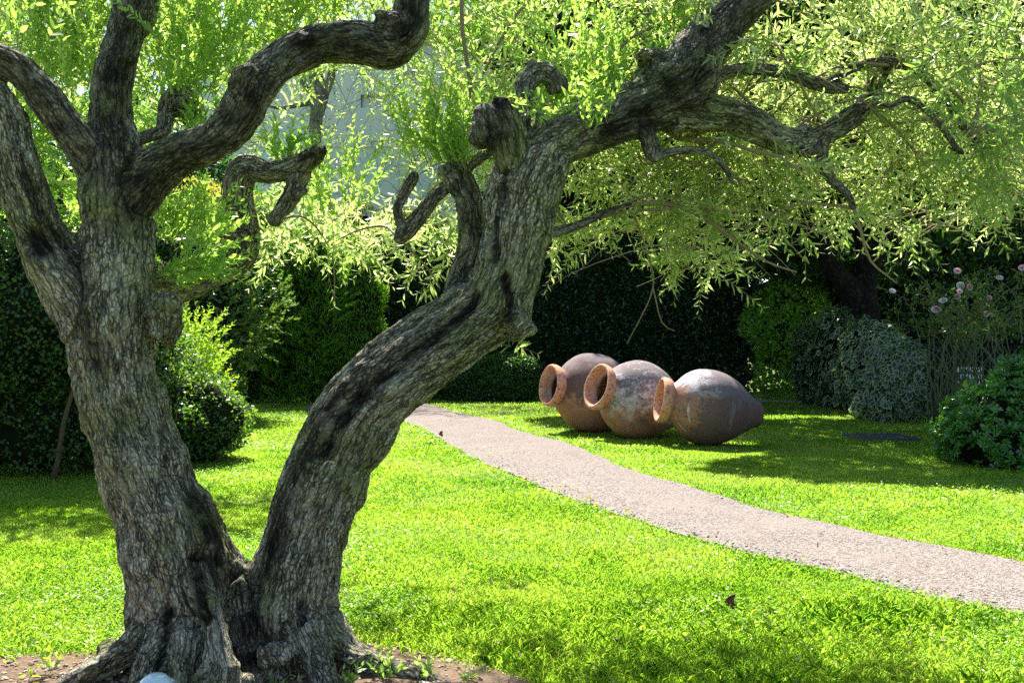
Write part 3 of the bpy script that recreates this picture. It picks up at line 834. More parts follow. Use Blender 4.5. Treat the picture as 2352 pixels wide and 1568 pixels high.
# ------------------------------------------------------------------ hedges and shrubs
def sphere_pts(n):
    return norm(rng.normal(0, 1, (n, 3)))
def blob_foliage(blobs, n, ll, lw, lumps=.18, freq=1.6, depth=.14, outward=.7, upb=.25, floor=.02, seed=1, tint_top=.0, front=False, camera_side=True):
    """leaves through the outer shell of a union of ellipsoids"""
    lv = Leaves()
    B = np.array(blobs, float)
    area = (B[:, 3] * B[:, 4] + B[:, 4] * B[:, 5] + B[:, 3] * B[:, 5]) ** .9
    which = rng.choice(len(B), int(n * 1.9), p=area / area.sum())
    s = sphere_pts(len(which))
    b = B[which]
    if front:   # thin out what faces away
        k = (s[:, 1] < .35) | (rng.random(len(s)) < .4)
        s, b = s[k], b[k]
    c0 = b[:, :3] + s * b[:, 3:]
    rr = 1 + lumps * fbm(c0 * freq, seed, 3) - depth * rng.random(len(s)) ** 1.5
    P = b[:, :3] + s * b[:, 3:] * rr[:, None]
    keep = P[:, 2] > floor
    for q in B:
        dd = (((P - q[:3]) / q[3:]) ** 2).sum(1)
        keep &= dd > .62
    P = P[keep][:n]; s = s[keep][:n]
    b = b[keep][:n]
    nrm_ = norm(s / b[:, 3:])
    D = norm(nrm_ * outward + rng.normal(0, .6, P.shape) + np.array((0, 0, upb)))
    N = norm(nrm_ + rng.normal(0, .5, P.shape) + np.array((0, 0, .5)))
    m = len(P)
    lv.add(P, D, N, ll * rng.uniform(.65, 1.25, m), lw * rng.uniform(.7, 1.2, m), .15)
    return lv
def core_mesh(blobs, k=.86, seed=1, lumps=.15, freq=1.6, floor=-.1):  # opaque core added inside foliage to block light, not modelled twigs
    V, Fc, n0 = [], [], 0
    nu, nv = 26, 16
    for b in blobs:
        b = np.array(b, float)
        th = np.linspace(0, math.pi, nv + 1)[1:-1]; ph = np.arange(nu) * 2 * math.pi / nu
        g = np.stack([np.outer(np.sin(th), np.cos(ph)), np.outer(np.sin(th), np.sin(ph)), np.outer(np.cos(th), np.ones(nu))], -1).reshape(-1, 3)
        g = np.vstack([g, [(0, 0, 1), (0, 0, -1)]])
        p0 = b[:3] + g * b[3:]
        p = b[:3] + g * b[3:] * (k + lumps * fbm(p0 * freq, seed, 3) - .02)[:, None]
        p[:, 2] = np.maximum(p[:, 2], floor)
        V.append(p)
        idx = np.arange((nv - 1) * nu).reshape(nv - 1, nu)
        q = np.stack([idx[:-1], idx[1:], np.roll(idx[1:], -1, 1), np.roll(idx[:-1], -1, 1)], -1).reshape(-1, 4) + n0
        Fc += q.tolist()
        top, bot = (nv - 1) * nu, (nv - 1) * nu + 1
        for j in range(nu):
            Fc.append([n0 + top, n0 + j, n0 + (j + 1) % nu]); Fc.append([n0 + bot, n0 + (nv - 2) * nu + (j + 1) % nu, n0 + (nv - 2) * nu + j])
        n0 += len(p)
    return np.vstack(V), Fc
def shrub(name, label, cat, blobs, n, ll, lw, mat, shape='ovate', seed=1, core=.84, group=None, **kw):
    c = np.array(blobs)[:, :3].mean(0)
    root = empty(name, (c[0], c[1], 0))
    tag(root, label, cat, group)
    lv = blob_foliage(blobs, n, ll, lw, seed=seed, **kw)
    lv.build('foliage', mat, root, shape)
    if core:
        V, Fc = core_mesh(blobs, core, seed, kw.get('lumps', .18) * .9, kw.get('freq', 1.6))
        link('filler_core', mesh_poly('filler_core', V, Fc, True), M['core'], root)  # added light-blocking core under the leaves
    return root
def stems(root, bases, name='trunk', mat=None):
    tb = Tubes()
    for (p0, p1, r) in bases:
        p0, p1 = np.array(p0, float), np.array(p1, float)
        t = np.linspace(0, 1, 8)[:, None]
        P = p0 + (p1 - p0) * t + np.c_[vnoise(np.c_[t * 2, t * 0, t * 0 + p0[0]], 3), vnoise(np.c_[t * 2, t * 0, t * 0 + p0[0]], 4), t[:, 0] * 0] * .08
        tb.add(P, np.linspace(r, r * .6, 8), 7)
    return tb.build(name, mat or M['hedge_stem'], root)

# left near hedge: dark, small round leaves, bare stems beneath
h = shrub('left_hedge', 'dark hedge of small round leaves at the left edge with bare stems beneath', 'hedge',
      [(-6.2, 10.9, 1.9, 1.3, .9, 1.1), (-5.1, 11.0, 1.75, 1.0, .85, 1.0), (-4.55, 11.3, 1.35, .75, .8, 1.0), (-5.6, 11.3, .75, 1.6, .7, .75), (-4.4, 11.8, .6, .7, .7, .65), (-4.0, 12.6, .5, .6, .7, .6), (-5.2, 12.6, .9, 1.2, .7, 1.2), (-6.8, 11.2, 2.3, 1.2, .9, 1.0)],
      46000, .045, .034, M['ivy_hedge'], seed=3, lumps=.26, freq=2.2, depth=.2)
stems(h, [((-4.95, 10.75, 0), (-4.45, 10.6, 1.5), .03)])
# bright privet
def sprigs(root, centers, n, ll, lw, mat, length=(.25, .5), up=.8, out=(0, -.2), name='sprigs', step=.035):
    lv, tb = Leaves(), Tubes(); C = np.array(centers, float)
    for k in range(n):
        c = C[rng.integers(len(C))]; s_ = sphere_pts(1)[0]
        p = c[:3] + s_ * c[3:] * rng.uniform(.5, 1)
        d = s_ * .6 + np.array((out[0], out[1], up)) + rng.normal(0, .3, 3)
        twig(lv, tb, p, d, rng.uniform(*length), .2, ll, lw, step, .003)
    lv.build(name, mat, root, 'ovate'); tb.build(name + '_stems', M['twig_green'], root)
h = shrub('privet_shrub', 'bright yellow green privet shrub with small leaves just behind the forked olive trunk', 'shrub',
      [(-5.0, 14.8, .9, .5, .6, .85), (-4.85, 14.6, .45, .42, .5, .45)],
      5000, .07, .028, M['privet'], seed=7, lumps=.3, freq=2.6, depth=.4, outward=.8, upb=.7, core=.7)
sprigs(h, [(-4.85, 14.4, .9, .45, .5, .8), (-4.6, 14.5, 1.35, .3, .4, .45), (-4.65, 14.2, .4, .45, .5, .4), (-4.55, 14.0, .2, .4, .4, .2), (-4.5, 14.3, .8, .35, .4, .5), (-5.1, 14.6, 1.5, .4, .5, .4)], 460, .075, .028, M['privet'], (.25, .5), .75, (.25, -.1))
h = shrub('photinia_hedge', 'tall clipped hedge of glossy dark leaves with orange tinted new tips', 'hedge',
      [(-6.2, 19.8, 2.4, 1.1, 1.6, 2.1), (-6.35, 19.4, 1.0, .85, 1.4, 1.2), (-7.4, 18.6, 2.3, 1.3, 1.6, 2.2), (-5.8, 20.4, 3.4, .85, 1.0, 1.1), (-6.9, 16.4, 1.9, 1.3, 1.4, 1.6)],
      26000, .125, .052, M['photinia'], seed=9, lumps=.2, freq=1.4, depth=.14)
lv = blob_foliage([(-5.8, 20.4, 3.9, .9, 1.0, .75), (-6.4, 19.6, 4.1, .9, 1.0, .6)], 2500, .08, .03, outward=.5, upb=1.1, seed=4); lv.build('new_growth', M['photinia_tip'], h)
sprigs(h, [(-5.6, 18.8, 2.2, .9, .9, 1.6), (-5.2, 20.0, 2.6, .6, .9, 1.6)], 220, .12, .05, M['photinia'], (.3, .6), .7, (.4, -.1), step=.05)
h = shrub('cypress_hedge', 'tall feathery cypress hedge, mid green, between photinia and dark laurel', 'hedge',
      [(-4.7, 24.2, 2.0, .75, .7, 2.5), (-5.7, 24.6, 2.2, .8, .7, 2.7), (-6.6, 24.8, 2.2, .8, .7, 2.9), (-3.8, 24.8, 1.9, .65, .6, 2.2), (-4.2, 24.2, .8, .9, .6, .9)],
      42000, .10, .028, M['cypress'], 'lance', seed=13, lumps=.22, freq=1.9, depth=.2, upb=1.2)
sprigs(h, [(-4.7, 23.8, 2.3, .8, .5, 2.3), (-5.8, 24.2, 2.5, .9, .5, 2.4)], 420, .12, .03, M['cypress'], (.3, .6), .9, (.3, -.2), step=.045)
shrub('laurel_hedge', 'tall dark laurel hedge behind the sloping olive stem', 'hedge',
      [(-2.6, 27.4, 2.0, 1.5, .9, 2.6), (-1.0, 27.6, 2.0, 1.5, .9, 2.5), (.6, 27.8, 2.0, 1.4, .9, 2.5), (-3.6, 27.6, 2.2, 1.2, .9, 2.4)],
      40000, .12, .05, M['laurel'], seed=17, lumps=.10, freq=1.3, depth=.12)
shrub('low_shrub', 'low rounded dark shrub at the far end of the path left of the jars', 'shrub',
      [(-.9, 25.4, .35, .9, .6, .7), (-.1, 25.3, .5, .85, .6, .72), (-1.6, 25.6, .4, .7, .6, .6)],
      16000, .07, .035, M['lowshrub'], seed=19, lumps=.14, freq=2.2)
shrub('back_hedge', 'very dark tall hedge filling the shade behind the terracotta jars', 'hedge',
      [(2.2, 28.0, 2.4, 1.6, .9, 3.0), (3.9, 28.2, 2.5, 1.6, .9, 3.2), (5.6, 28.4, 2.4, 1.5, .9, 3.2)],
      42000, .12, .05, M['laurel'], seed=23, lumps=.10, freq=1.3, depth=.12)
shrub('new_growth_bushes', 'yellow green photinia bush with red tips in front of the pale wall', 'bush',
      [(-4.6, 28.5, 4.4, 1.5, .8, 1.0), (-3.0, 28.6, 4.2, 1.3, .8, .9), (-1.6, 28.6, 4.1, 1.1, .8, .8)],
      12000, .10, .035, M['photinia_tip'], seed=27, lumps=.3, freq=2, depth=.4, outward=.5, upb=1.2, core=.7)
shrub('backlit_bush', 'sunlit bright green bush glowing between dark hedge and ivy', 'bush',
      [(6.9, 25.6, 1.2, .65, .6, 1.3), (7.3, 25.9, 2.3, .8, .6, 1.0), (6.5, 26.0, 2.0, .45, .5, .9)],
      5500, .12, .07, M['bright'], seed=29, lumps=.35, freq=2.2, depth=.6, core=None)
def pitto():
    blobs = [(6.35, 12.3, .45, .95, .8, .62), (6.9, 12.6, .75, .95, .8, .62), (5.85, 12.0, .22, .62, .6, .42), (7.4, 12.8, 1.0, .8, .8, .55), (6.5, 11.9, .3, .7, .6, .5)]
    root = empty('pittosporum_bush', (6.6, 12.4, 0)); tag(root, 'rounded glossy green pittosporum bush at the right edge', 'bush')
    g = blob_foliage(blobs, 3600, 1, 1, lumps=.3, freq=2.6, depth=.2, outward=1.0, upb=.6, seed=31)
    P = np.vstack(g.P); A = norm(np.vstack(g.D)); lv = Leaves(); k = 8
    X1 = norm(np.cross(A, rng.normal(0, 1, A.shape))); X2 = np.cross(A, X1); tt = np.clip(rng.normal(.5, .25, len(P)), 0, 1)
    for q in range(k):
        a = 2 * math.pi * q / k + rng.normal(0, .25, len(P)); up = rng.uniform(.35, 1.0, len(P))[:, None]
        D = norm(X1 * np.cos(a)[:, None] + X2 * np.sin(a)[:, None] + A * up)
        lv.add(P, D, norm(A - D * (A * D).sum(1, keepdims=True) * .9 + rng.normal(0, .12, A.shape)), rng.uniform(.055, .09, len(P)), rng.uniform(.022, .032, len(P)), .12, tt)
    lv.build('foliage', M['pitto'], root, 'obov')
    V, Fc = core_mesh(blobs, .8, 31, .25, 2.6); link('filler_core', mesh_poly('filler_core', V, Fc, True), M['core'], root)  # opaque core added behind the whorls to stop light
pitto()
shrub('far_hedge', 'mid green hedge closing the garden beyond the fence at the far right', 'hedge',
      [(9.5, 28.0, 1.8, 1.6, .8, 2.6), (11.8, 27.6, 1.9, 1.7, .8, 2.8), (14.2, 27.2, 1.9, 1.7, .8, 2.9), (16.8, 26.8, 1.9, 1.8, .8, 2.9)],
      22000, .15, .08, M['ivy_hedge'], seed=41, lumps=.2, freq=1.2)
# variegated ivy over the fence
def ivy():
    blobs = [(7.35, 19.0, .75, .42, .9, .85), (7.3, 20.4, .9, .5, 1.4, 1.0), (7.25, 22.2, 1.05, .5, 1.4, 1.1), (7.1, 23.6, .9, .4, .9, 1.05), (7.05, 19.2, .25, .4, .9, .3)]
    root = empty('variegated_ivy', (7.3, 20.5, 0))
    tag(root, 'dense mound of cream edged variegated ivy smothering the left end of the iron fence', 'ivy')
    lv = blob_foliage(blobs, 5200, .16, .15, lumps=.2, freq=2.4, depth=.14, outward=.25, upb=-.5, seed=37)
    P = np.vstack(lv.P); D = np.vstack(lv.D)
    N = norm(np.vstack(lv.N) + norm(P - np.array((9.5, 21, .6))) * .9 + rng.normal(0, .42, P.shape))
    L = np.concatenate(lv.L)[:, None]; w = np.concatenate(lv.Wd)[:, None]
    D = norm(D - N * (D * N).sum(1, keepdims=True)); S = norm(np.cross(D, N))
    prof = [(-.02, 0), (-.14, .36), (.18, .34), (.30, .46), (1, 0), (.30, -.46), (.18, -.34), (-.14, -.36)]
    n = len(P); k = len(prof)
    V = [P + D * L * .32 + N * L * .05]
    for t, x in prof: V.append(P + D * L * t + S * w * x)
    V = np.stack(V, 1)
    idx = np.arange(n)[:, None] * (k + 1)
    f = np.concatenate([np.concatenate([idx, idx + 1 + j, idx + 1 + (j + 1) % k], 1) for j in range(k)])
    me = mesh_poly('foliage', V.reshape(-1, 3), f, False)
    a = me.attributes.new('rim', 'FLOAT', 'POINT'); rim = np.ones((n, k + 1)); rim[:, 0] = 0; rim *= rng.uniform(.8, 1.25, (n, 1)); a.data.foreach_set('value', rim.astype(np.float32).ravel())
    a = me.attributes.new('tint', 'FLOAT', 'POINT'); a.data.foreach_set('value', np.repeat(rng.random(n), k + 1).astype(np.float32))
    link('foliage', me, M['ivy'], root)
    V, Fc = core_mesh(blobs, .84, 37, .12, 2.4)
    link('filler_core', mesh_poly('filler_core', V, Fc, True), M['core'], root)  # added core keeps light from passing through the ivy
ivy()

# iron fence running away along the right side
def box(x0, x1, y0, y1, z0, z1):
    V = np.array([(x, y, z) for x in (x0, x1) for y in (y0, y1) for z in (z0, z1)], float)
    Fc = [(0, 1, 3, 2), (4, 6, 7, 5), (0, 4, 5, 1), (2, 3, 7, 6), (0, 2, 6, 4), (1, 5, 7, 3)]
    return V, Fc
def boxes(name, L, mat, parent=None):
    V, Fc = [], []
    for i, b in enumerate(L):
        v, f = box(*b); V.append(v); Fc += [tuple(k + 8 * i for k in x) for x in f]
    return link(name, mesh_poly(name, np.vstack(V), Fc), mat, parent)
fence = empty('iron_fence', (7.65, 15, 0))
tag(fence, 'black iron railing fence running back along the right side behind the roses', 'fence')
ly = 20.2
posts = [20.1, 18.05, 16.0, 14.0, 12.0, 10.0]
proto = boxes('post', [(7.60, 7.70, -.05, .05, -.1, 1.52)], M['iron'], None)
proto.parent = fence; proto.location = (0, posts[0] - 15, 0); proto.location = Vector((-7.65, posts[0] - 15, 0))
for yy in posts[1:]:
    c = proto.copy(); COL.objects.link(c); c.parent = fence; c.location = (-7.65, yy - 15, 0)
for z in (.12, 1.44):
    boxes('rail', [(7.635, 7.665, 9.9, 20.2, z, z + .035)], M['iron'], fence)
tb = Tubes(); tb.add(np.array([(0, 0, .04), (0, 0, .7), (0, 0, 1.455)]), .0095, 6)
pk = tb.build('picket', M['iron'], None)
pk.parent = fence
yy = 10.1; first = True; kk = 0
while yy < 20.1 and kk < 95:
    if min(abs(yy - p) for p in posts) > .07:
        if first: pk.location = (-.0, yy - 15, 0); first = False
        else:
            c = pk.copy(); COL.objects.link(c); c.parent = fence; c.location = (0, yy - 15, 0)
        kk += 1
    yy += .108

# slatted garden bench behind the fence
bench = empty('garden_bench', (10.2, 20.0, 0))
tag(bench, 'weathered pale slatted garden bench seen through the iron fence', 'bench')
M['slat'] = plain('weathered_grey_wood', (.68, .70, .70), .8, .2)
for i in range(4): boxes('seat_slat', [(9.0, 11.6, 19.6 + i * .13, 19.7 + i * .13, .44, .47)], M['slat'], bench)
for i in range(3): boxes('back_slat', [(9.0, 11.6, 20.16 + i * .03, 20.19 + i * .03, .60 + i * .14, .70 + i * .14)], M['slat'], bench)
for x in (9.15, 10.3, 11.4): boxes('leg', [(x, x + .06, 19.6, 19.66, 0, .44), (x, x + .06, 20.1, 20.155, 0, .98), (x, x + .06, 19.66, 20.1, .38, .437)], M['slat'], bench)

# ornamental grass clump
def clump(px, Y, n, h, label):
    c = np.array(((px - CX) / F * Y, Y, 0))
    VV = []
    for i in range(n):
        az, ln = rng.uniform(0, 6.28), rng.uniform(.1, .75)
        b = c + np.array((rng.normal(0, .07), rng.normal(0, .07), 0)); hh = h * rng.uniform(.5, 1.1)
        d = np.array((math.cos(az), math.sin(az), 0)); s = np.array((-d[1], d[0], 0)) * .005
        p = [b + d * hh * ln * t ** 2 + np.array((0, 0, hh * (t - .35 * ln * t * t))) for t in (0, .4, .75, 1)]
        for a, bb, wa, wb in ((0, 1, 1, .9), (1, 2, .9, .6), (2, 3, .6, .1)):
            VV += [p[a] - s * wa, p[a] + s * wa, p[bb] + s * wb, p[bb] - s * wb]
    me = mesh_ngon('ornamental_grass', np.array(VV), 4, rng.random(len(VV) // 4) * .5)
    o = link('ornamental_grass', me, leaf_mat('grass_clump', [(.05, .10, .04), (.10, .17, .07)], ((.12, .3, .06), (.2, .4, .1)), .35))
    tag(o, label, 'plant')
clump(2176, 15.6, 420, .75, 'thin bladed grass clump growing at the foot of the iron fence')

# rose bush
def petal_flower(name, r, mat, parent, loc, face):
    VV, T = [], []
    z = norm(np.array(face, float)[None])[0]; a = norm(np.cross(z, (0, 0, 1.01))[None])[0]; b = np.cross(z, a)
    for ring, (rr, lift, k) in enumerate(((1.0, .10, 7), (.75, .3, 6), (.5, .5, 5), (.28, .6, 4))):
        for j in range(k):
            t = 2 * math.pi * (j + ring * .5) / k + rng.normal(0, .1)
            d = a * math.cos(t) + b * math.sin(t); s = np.cross(z, d); c = np.zeros(3)
            w = rr * r * .62
            VV += [c - s * w * .2, d * rr * r * .55 - s * w + z * lift * r * .35, d * rr * r * .95 - s * w * .6 + z * lift * r, d * rr * r + z * lift * r * .9, d * rr * r * .95 + s * w * .6 + z * lift * r, d * rr * r * .55 + s * w + z * lift * r * .35]
            T.append(ring / 3 + rng.normal(0, .08))
    me = mesh_ngon(name, np.array(VV) + np.array(loc), 6, np.clip(T, 0, 1))
    return link(name, me, mat, parent)
M['rose_pink'] = leaf_mat('pink_petal', [(.80, .62, .66), (.82, .48, .56), (.78, .33, .45)], ((.8, .6, .6), (.8, .45, .5)), .35, .5, .2)
M['rose_white'] = leaf_mat('white_petal', [(.82, .78, .76), (.82, .74, .70), (.80, .66, .60)], ((.8, .75, .7), (.8, .7, .6)), .35, .5, .2)
def rose():
    root = empty('rose_bush', (7.0, 15.6, 0))
    tag(root, 'tall arching rose bush with pale pink and white blooms over the iron fence', 'rose bush')
    tb = Tubes(); lv = Leaves()
    fl = [(2050, 668, 0, .05), (2199, 622, 1, .055), (2206, 656, 0, .065), (2204, 669, 1, .045), (2227, 659, 1, .055), (2199, 681, 1, .05), (2150, 711, 1, .075), (2166, 690, 0, .065), (2265, 721, 1, .05), (2296, 638, 0, .055), (2272, 684, 1, .045), (2347, 615, 1, .05)]
    tips = []
    for (px, py, k, r) in fl:
        Y = rng.uniform(14.6, 15.8); p = W(px, py, Y); tips.append(p)
        petal_flower('flower', r, M['rose_pink'] if k else M['rose_white'], root, p, (-.2 + rng.normal(0, .3), -1, .5 + rng.normal(0, .3)))
    for k in range(46):
        p = W(rng.uniform(1990, 2420), rng.uniform(600, 800), rng.uniform(14.2, 17)); tips.append(p)
    bases = [np.array((6.9, 15.7, 0)), np.array((7.15, 15.5, 0)), np.array((7.3, 15.2, 0)), np.array((6.8, 16.0, 0)), np.array((7.6, 14.8, 0))]
    for i, t in enumerate(tips):
        b = bases[i % len(bases)] + rng.normal(0, .07, 3) * (1, 1, 0)
        m1 = b + (t - b) * np.array((.15, .2, .45)) + rng.normal(0, .14, 3)
        m2 = b + (t - b) * np.array((.6, .6, .85)) + rng.normal(0, .14, 3)
        C = catmull(np.array([[*b, 0], [*m1, 0], [*m2, 0], [*t, 0]]), .08)[:, :3]
        C += rng.normal(0, .008, C.shape)
        tb.add(C, np.linspace(.011 if i % 3 else .017, .003, len(C)), 4, cap=False)
        for s in range(9):
            j = rng.integers(int(len(C) * .42), len(C))
            if C[j][2] < 1.55 and rng.random() < .95: continue
            d = norm(rng.normal(0, 1, 3) + np.array((0, 0, .4)))
            L = rng.uniform(.12, .38); e = [C[j] + d * L * q + np.array((0, 0, -.25)) * (L * q) ** 2 + rng.normal(0, .01, 3) for q in (0, .33, .66, 1)]
            tb.add(np.array(e), np.linspace(.004, .0015, 4), 3, cap=False)
            nlf = int(L * 45)
            e = np.array(e); tt = rng.uniform(0.1, 1, nlf) * 3; ii = np.minimum(tt.astype(int), 2); ff = (tt - ii)[:, None]
            P = e[ii] * (1 - ff) + e[ii + 1] * ff + rng.normal(0, .02, (nlf, 3))
            lv.add(P, norm(rng.normal(0, 1, (nlf, 3)) + np.array((0, 0, -.2))), norm(rng.normal(0, .7, (nlf, 3)) + np.array((0, -.3, 1))), rng.uniform(.035, .06, nlf), rng.uniform(.022, .036, nlf), .1)
    tb.build('stems', M['rose_stem'], root)
    lv.build('foliage', M['rose_leaf'], root, 'ovate')
rose()

# drain hatch set in the lawn
def hatch():
    x0, x1, y0, y1 = 5.22, 6.12, 14.85, 15.75
    root = empty('access_hatch', ((x0 + x1) / 2, (y0 + y1) / 2, 0))
    tag(root, 'dark square ground cover sunk in the lawn near the ivy', 'hatch')
    m = plain('weathered_dark_metal', (.07, .065, .08), .6, .4)
    boxes('frame', [(x0, x1, y0, y0 + .05, -.02, .05), (x0, x1, y1 - .05, y1, -.02, .05), (x0, x0 + .05, y0 + .052, y1 - .052, -.02, .05), (x1 - .05, x1, y0 + .052, y1 - .052, -.02, .05)], m, root)
    boxes('lid', [(x0 + .055, x1 - .055, y0 + .055, y1 - .055, -.02, .042)] + [(x0 + .08, x1 - .08, y0 + .1 + i * .1, y0 + .12 + i * .1, .040, .047) for i in range(7)], m, root)
hatch()

# ------------------------------------------------------------------ building beyond
def wall_mat(name, c1, c2):
    m, n, l, out = newmat(name)
    co = objco(n); f = noise(n, l, co, .7, 6); g = noise(n, l, mapping(n, l, co, (6, 6, .6)), 1, 5)
    c = mix(n, l, f, c1, c2); c = mix(n, l, ramp(n, [(.55, 0.0), (.8, .35)], g, l), c, tuple(x * .6 for x in c1))
    principled(n, l, out, c, .9, .15, bump(n, l, noise(n, l, co, 60), .2, .01)); return m
def building():
    root = empty('pale_house', (-4, 34, 0))
    tag(root, 'pale blue grey rendered house glimpsed through the olive boughs', 'house')
    w = wall_mat('blue_grey_render', (.62, .74, .72), (.70, .80, .77))
    w2 = wall_mat('pale_grey_render', (.68, .74, .70), (.76, .80, .76))
    Y = 33.5
    bandz0, bandz1 = W(0, 338, Y)[2], W(0, 298, Y)[2]
    wx0, wx1 = W(828, 0, Y)[0], W(905, 0, Y)[0]; wz0, wz1 = W(0, 248, Y)[2], 9.8
    boxes('wall', [(-11, 1.5, Y, Y + 6, 0, bandz0)], w, root)
    boxes('wall', [(-11, wx0, Y, Y + 6, bandz1, 11.6), (wx1, 1.5, Y, Y + 6, bandz1, 11.6), (wx0, wx1, Y, Y + 6, bandz1, wz0), (wx0, wx1, Y, Y + 6, wz1, 11.6), (wx0, wx1, Y + .35, Y + 6, wz0, wz1)], w2, root)
    boxes('string_course', [(-11.05, 1.55, Y - .06, Y + 6, bandz0, bandz1)], w2, root)
    sh = plain('white_shutter', (.72, .74, .74), .5, .4, var=.05)
    f = boxes('window', [(wx0 + .03, wx1 - .03, Y + .2, Y + .24, wz0 + .02, wz1 - .02)], sh, root)
    boxes('sill', [(wx0 - .3, wx1 + .1, Y - .16, Y - .065, wz0 - .1, wz0)], w, f)
    boxes('grille', [(wx0 + i * .14, wx0 + i * .14 + .025, Y - .03, Y - .01, wz0, wz1) for i in range(1, 8)] + [(wx0, wx1, Y - .032, Y - .008, wz0 + k, wz0 + k + .03) for k in (.15, .75, 1.35)], M['iron'], f)
    boxes('roof', [(-11.6, 2.1, Y - .6, Y + 6.6, 11.6, 11.9)], plain('roof_tile', (.4, .2, .12)), root)
building()

# ------------------------------------------------------------------ other trees
def crown_twigs(lv, tb, centers, n, ll, lw, length=(.35, .7), droop=.3, step=.03, upb=.2, shell=.55):
    C = np.array(centers, float)
    vol = C[:, 3] * C[:, 4] * C[:, 5]
    w = rng.choice(len(C), n, p=vol ** .8 / (vol ** .8).sum())
    for i in w:
        s = sphere_pts(1)[0]; rr = rng.uniform(shell, 1)
        p = C[i, :3] + s * C[i, 3:] * rr
        d = s * .8 + rng.normal(0, .5, 3) + np.array((0, 0, upb))
        twig(lv, tb, p, d, rng.uniform(*length), droop, ll, lw, step, .004)

def back_olive():
    root = empty('young_olive_tree', (-5.8, 29.6, 0))
    tag(root, 'young olive tree with smooth grey trunk standing before the pale house', 'tree')
    Y = 29.6
    L = [limb([(724, 940, Y, 17), (724, 700, Y, 16), (722, 500, Y, 15), (722, 345, Y, 15), (727, 270, Y, 15), (735, 225, Y, 19), (728, 190, Y, 17), (722, 150, Y - .1, 15), (715, 80, Y - .2, 12), (690, -40, Y, 8)], .12),
         limb([(737, 230, Y, 13), (752, 200, Y, 11), (765, 160, Y, 10), (775, 90, Y, 8), (790, -20, Y, 6)], .12),
         limb([(728, 240, Y, 9), (715, 222, Y, 8), (700, 195, Y, 7), (690, 150, Y - .3, 5)], .12),
         limb([(725, 235, Y, 9), (690, 240, Y - .2, 7), (645, 248, Y - .5, 5), (600, 240, Y - .5, 4)], .12)]
    wood('trunk', L, [], M['bark_grey'], root, .03, rough=.5)
    lv, tb = Leaves(), Tubes()
    crown_twigs(lv, tb, [(-6.2, 29.0, 10.6, 2.6, 1.4, 1.6), (-9.0, 29.0, 8.6, 1.8, 1.2, 2.4), (-3.2, 29.2, 10.6, 2.2, 1.4, 1.8), (-.6, 29.2, 8.5, 1.8, 1.2, 3.0)], 900, .11, .027, (.5, 1.0), .4, .045)
    crown_twigs(lv, tb, [(-7.0, 29.2, 7.8, 1.6, .8, .8)], 45, .09, .018, (.4, .9), .6)
    crown_twigs(lv, tb, [(-4.1, 29.2, 7.8, 1.5, .8, 1.2)], 55, .09, .018, (.4, .9), .6)
    lv.build('crown', M['olive_far'], root)
    for k in range(150):
        p = W(rng.uniform(600, 960), rng.uniform(120, 460), rng.uniform(28.6, 30)); d = norm(rng.normal(0, 1, 3) * (1, .6, .7)); L_ = rng.uniform(.4, 1.3)
        e = np.array([p + d * L_ * t + np.array((0, 0, -.35)) * (L_ * t) ** 2 + rng.normal(0, .015, 3) for t in np.linspace(0, 1, 6)])
        tb.add(e, np.linspace(.011, .004, 6), 3, cap=False)
    tb.build('twigs', M['twig'], root)
back_olive()

def fig_tree():
    root = empty('fig_tree', (8.6, 24.5, 0))
    tag(root, 'big dark leaning tree behind the ivy with broad lobed leaves', 'tree')
    Y = 24.5
    L = [limb([(1985, 930, Y, 36), (1985, 760, Y, 34), (1975, 690, Y, 36), (1930, 640, Y - .2, 27), (1895, 580, Y - .4, 22), (1880, 480, Y - .5, 18), (1850, 300, Y - .6, 16), (1800, 100, Y - 1, 12)], .15),
         limb([(1985, 720, Y, 30), (1990, 600, Y, 26), (1985, 450, Y, 26), (1995, 250, Y, 20), (2010, 0, Y, 14), (2020, -200, Y - 1, 10)], .15),
         limb([(1990, 620, Y, 24), (2060, 500, Y - .4, 18), (2130, 380, Y - 1, 13), (2200, 200, Y - 2, 8)], .15)]
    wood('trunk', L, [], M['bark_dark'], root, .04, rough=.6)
    lv = Leaves()
    blobs = [(7.3, 22.0, 6.8, 3.0, 2.6, 1.7), (10.2, 22.0, 6.3, 3.0, 2.8, 2.0), (3.6, 23.0, 8.8, 3.0, 2.2, 1.6), (4.6, 20.4, 9.4, 2.6, 1.6, 1.2), (3.4, 18.5, 9.4, 2.7, 1.5, 1.1), (6.2, 19.2, 8.9, 2.2, 2.4, 1.1), (6.4, 16.6, 8.9, 2.4, 1.7, 1.1), (9.2, 18.0, 7.8, 2.6, 3.0, 1.5), (12.0, 18.5, 7.2, 3.0, 4.0, 2.0), (8.0, 25.5, 4.6, 3.0, 1.2, 1.6), (5.0, 26.5, 6.5, 2.6, 1.2, 2.2), (1.2, 25.0, 9.6, 2.4, 2.2, 1.4), (2.0, 27.0, 7.6, 2.0, 1.2, 1.8)]  # upper blobs added, mostly out of view, to shade the lawn by the jars
    lv = blob_foliage(blobs, 110000, .23, .19, lumps=.3, freq=.8, depth=.6, outward=.3, upb=-.3, seed=43)
    lv.build('crown', M['fig'], root, 'lobed')
fig_tree()
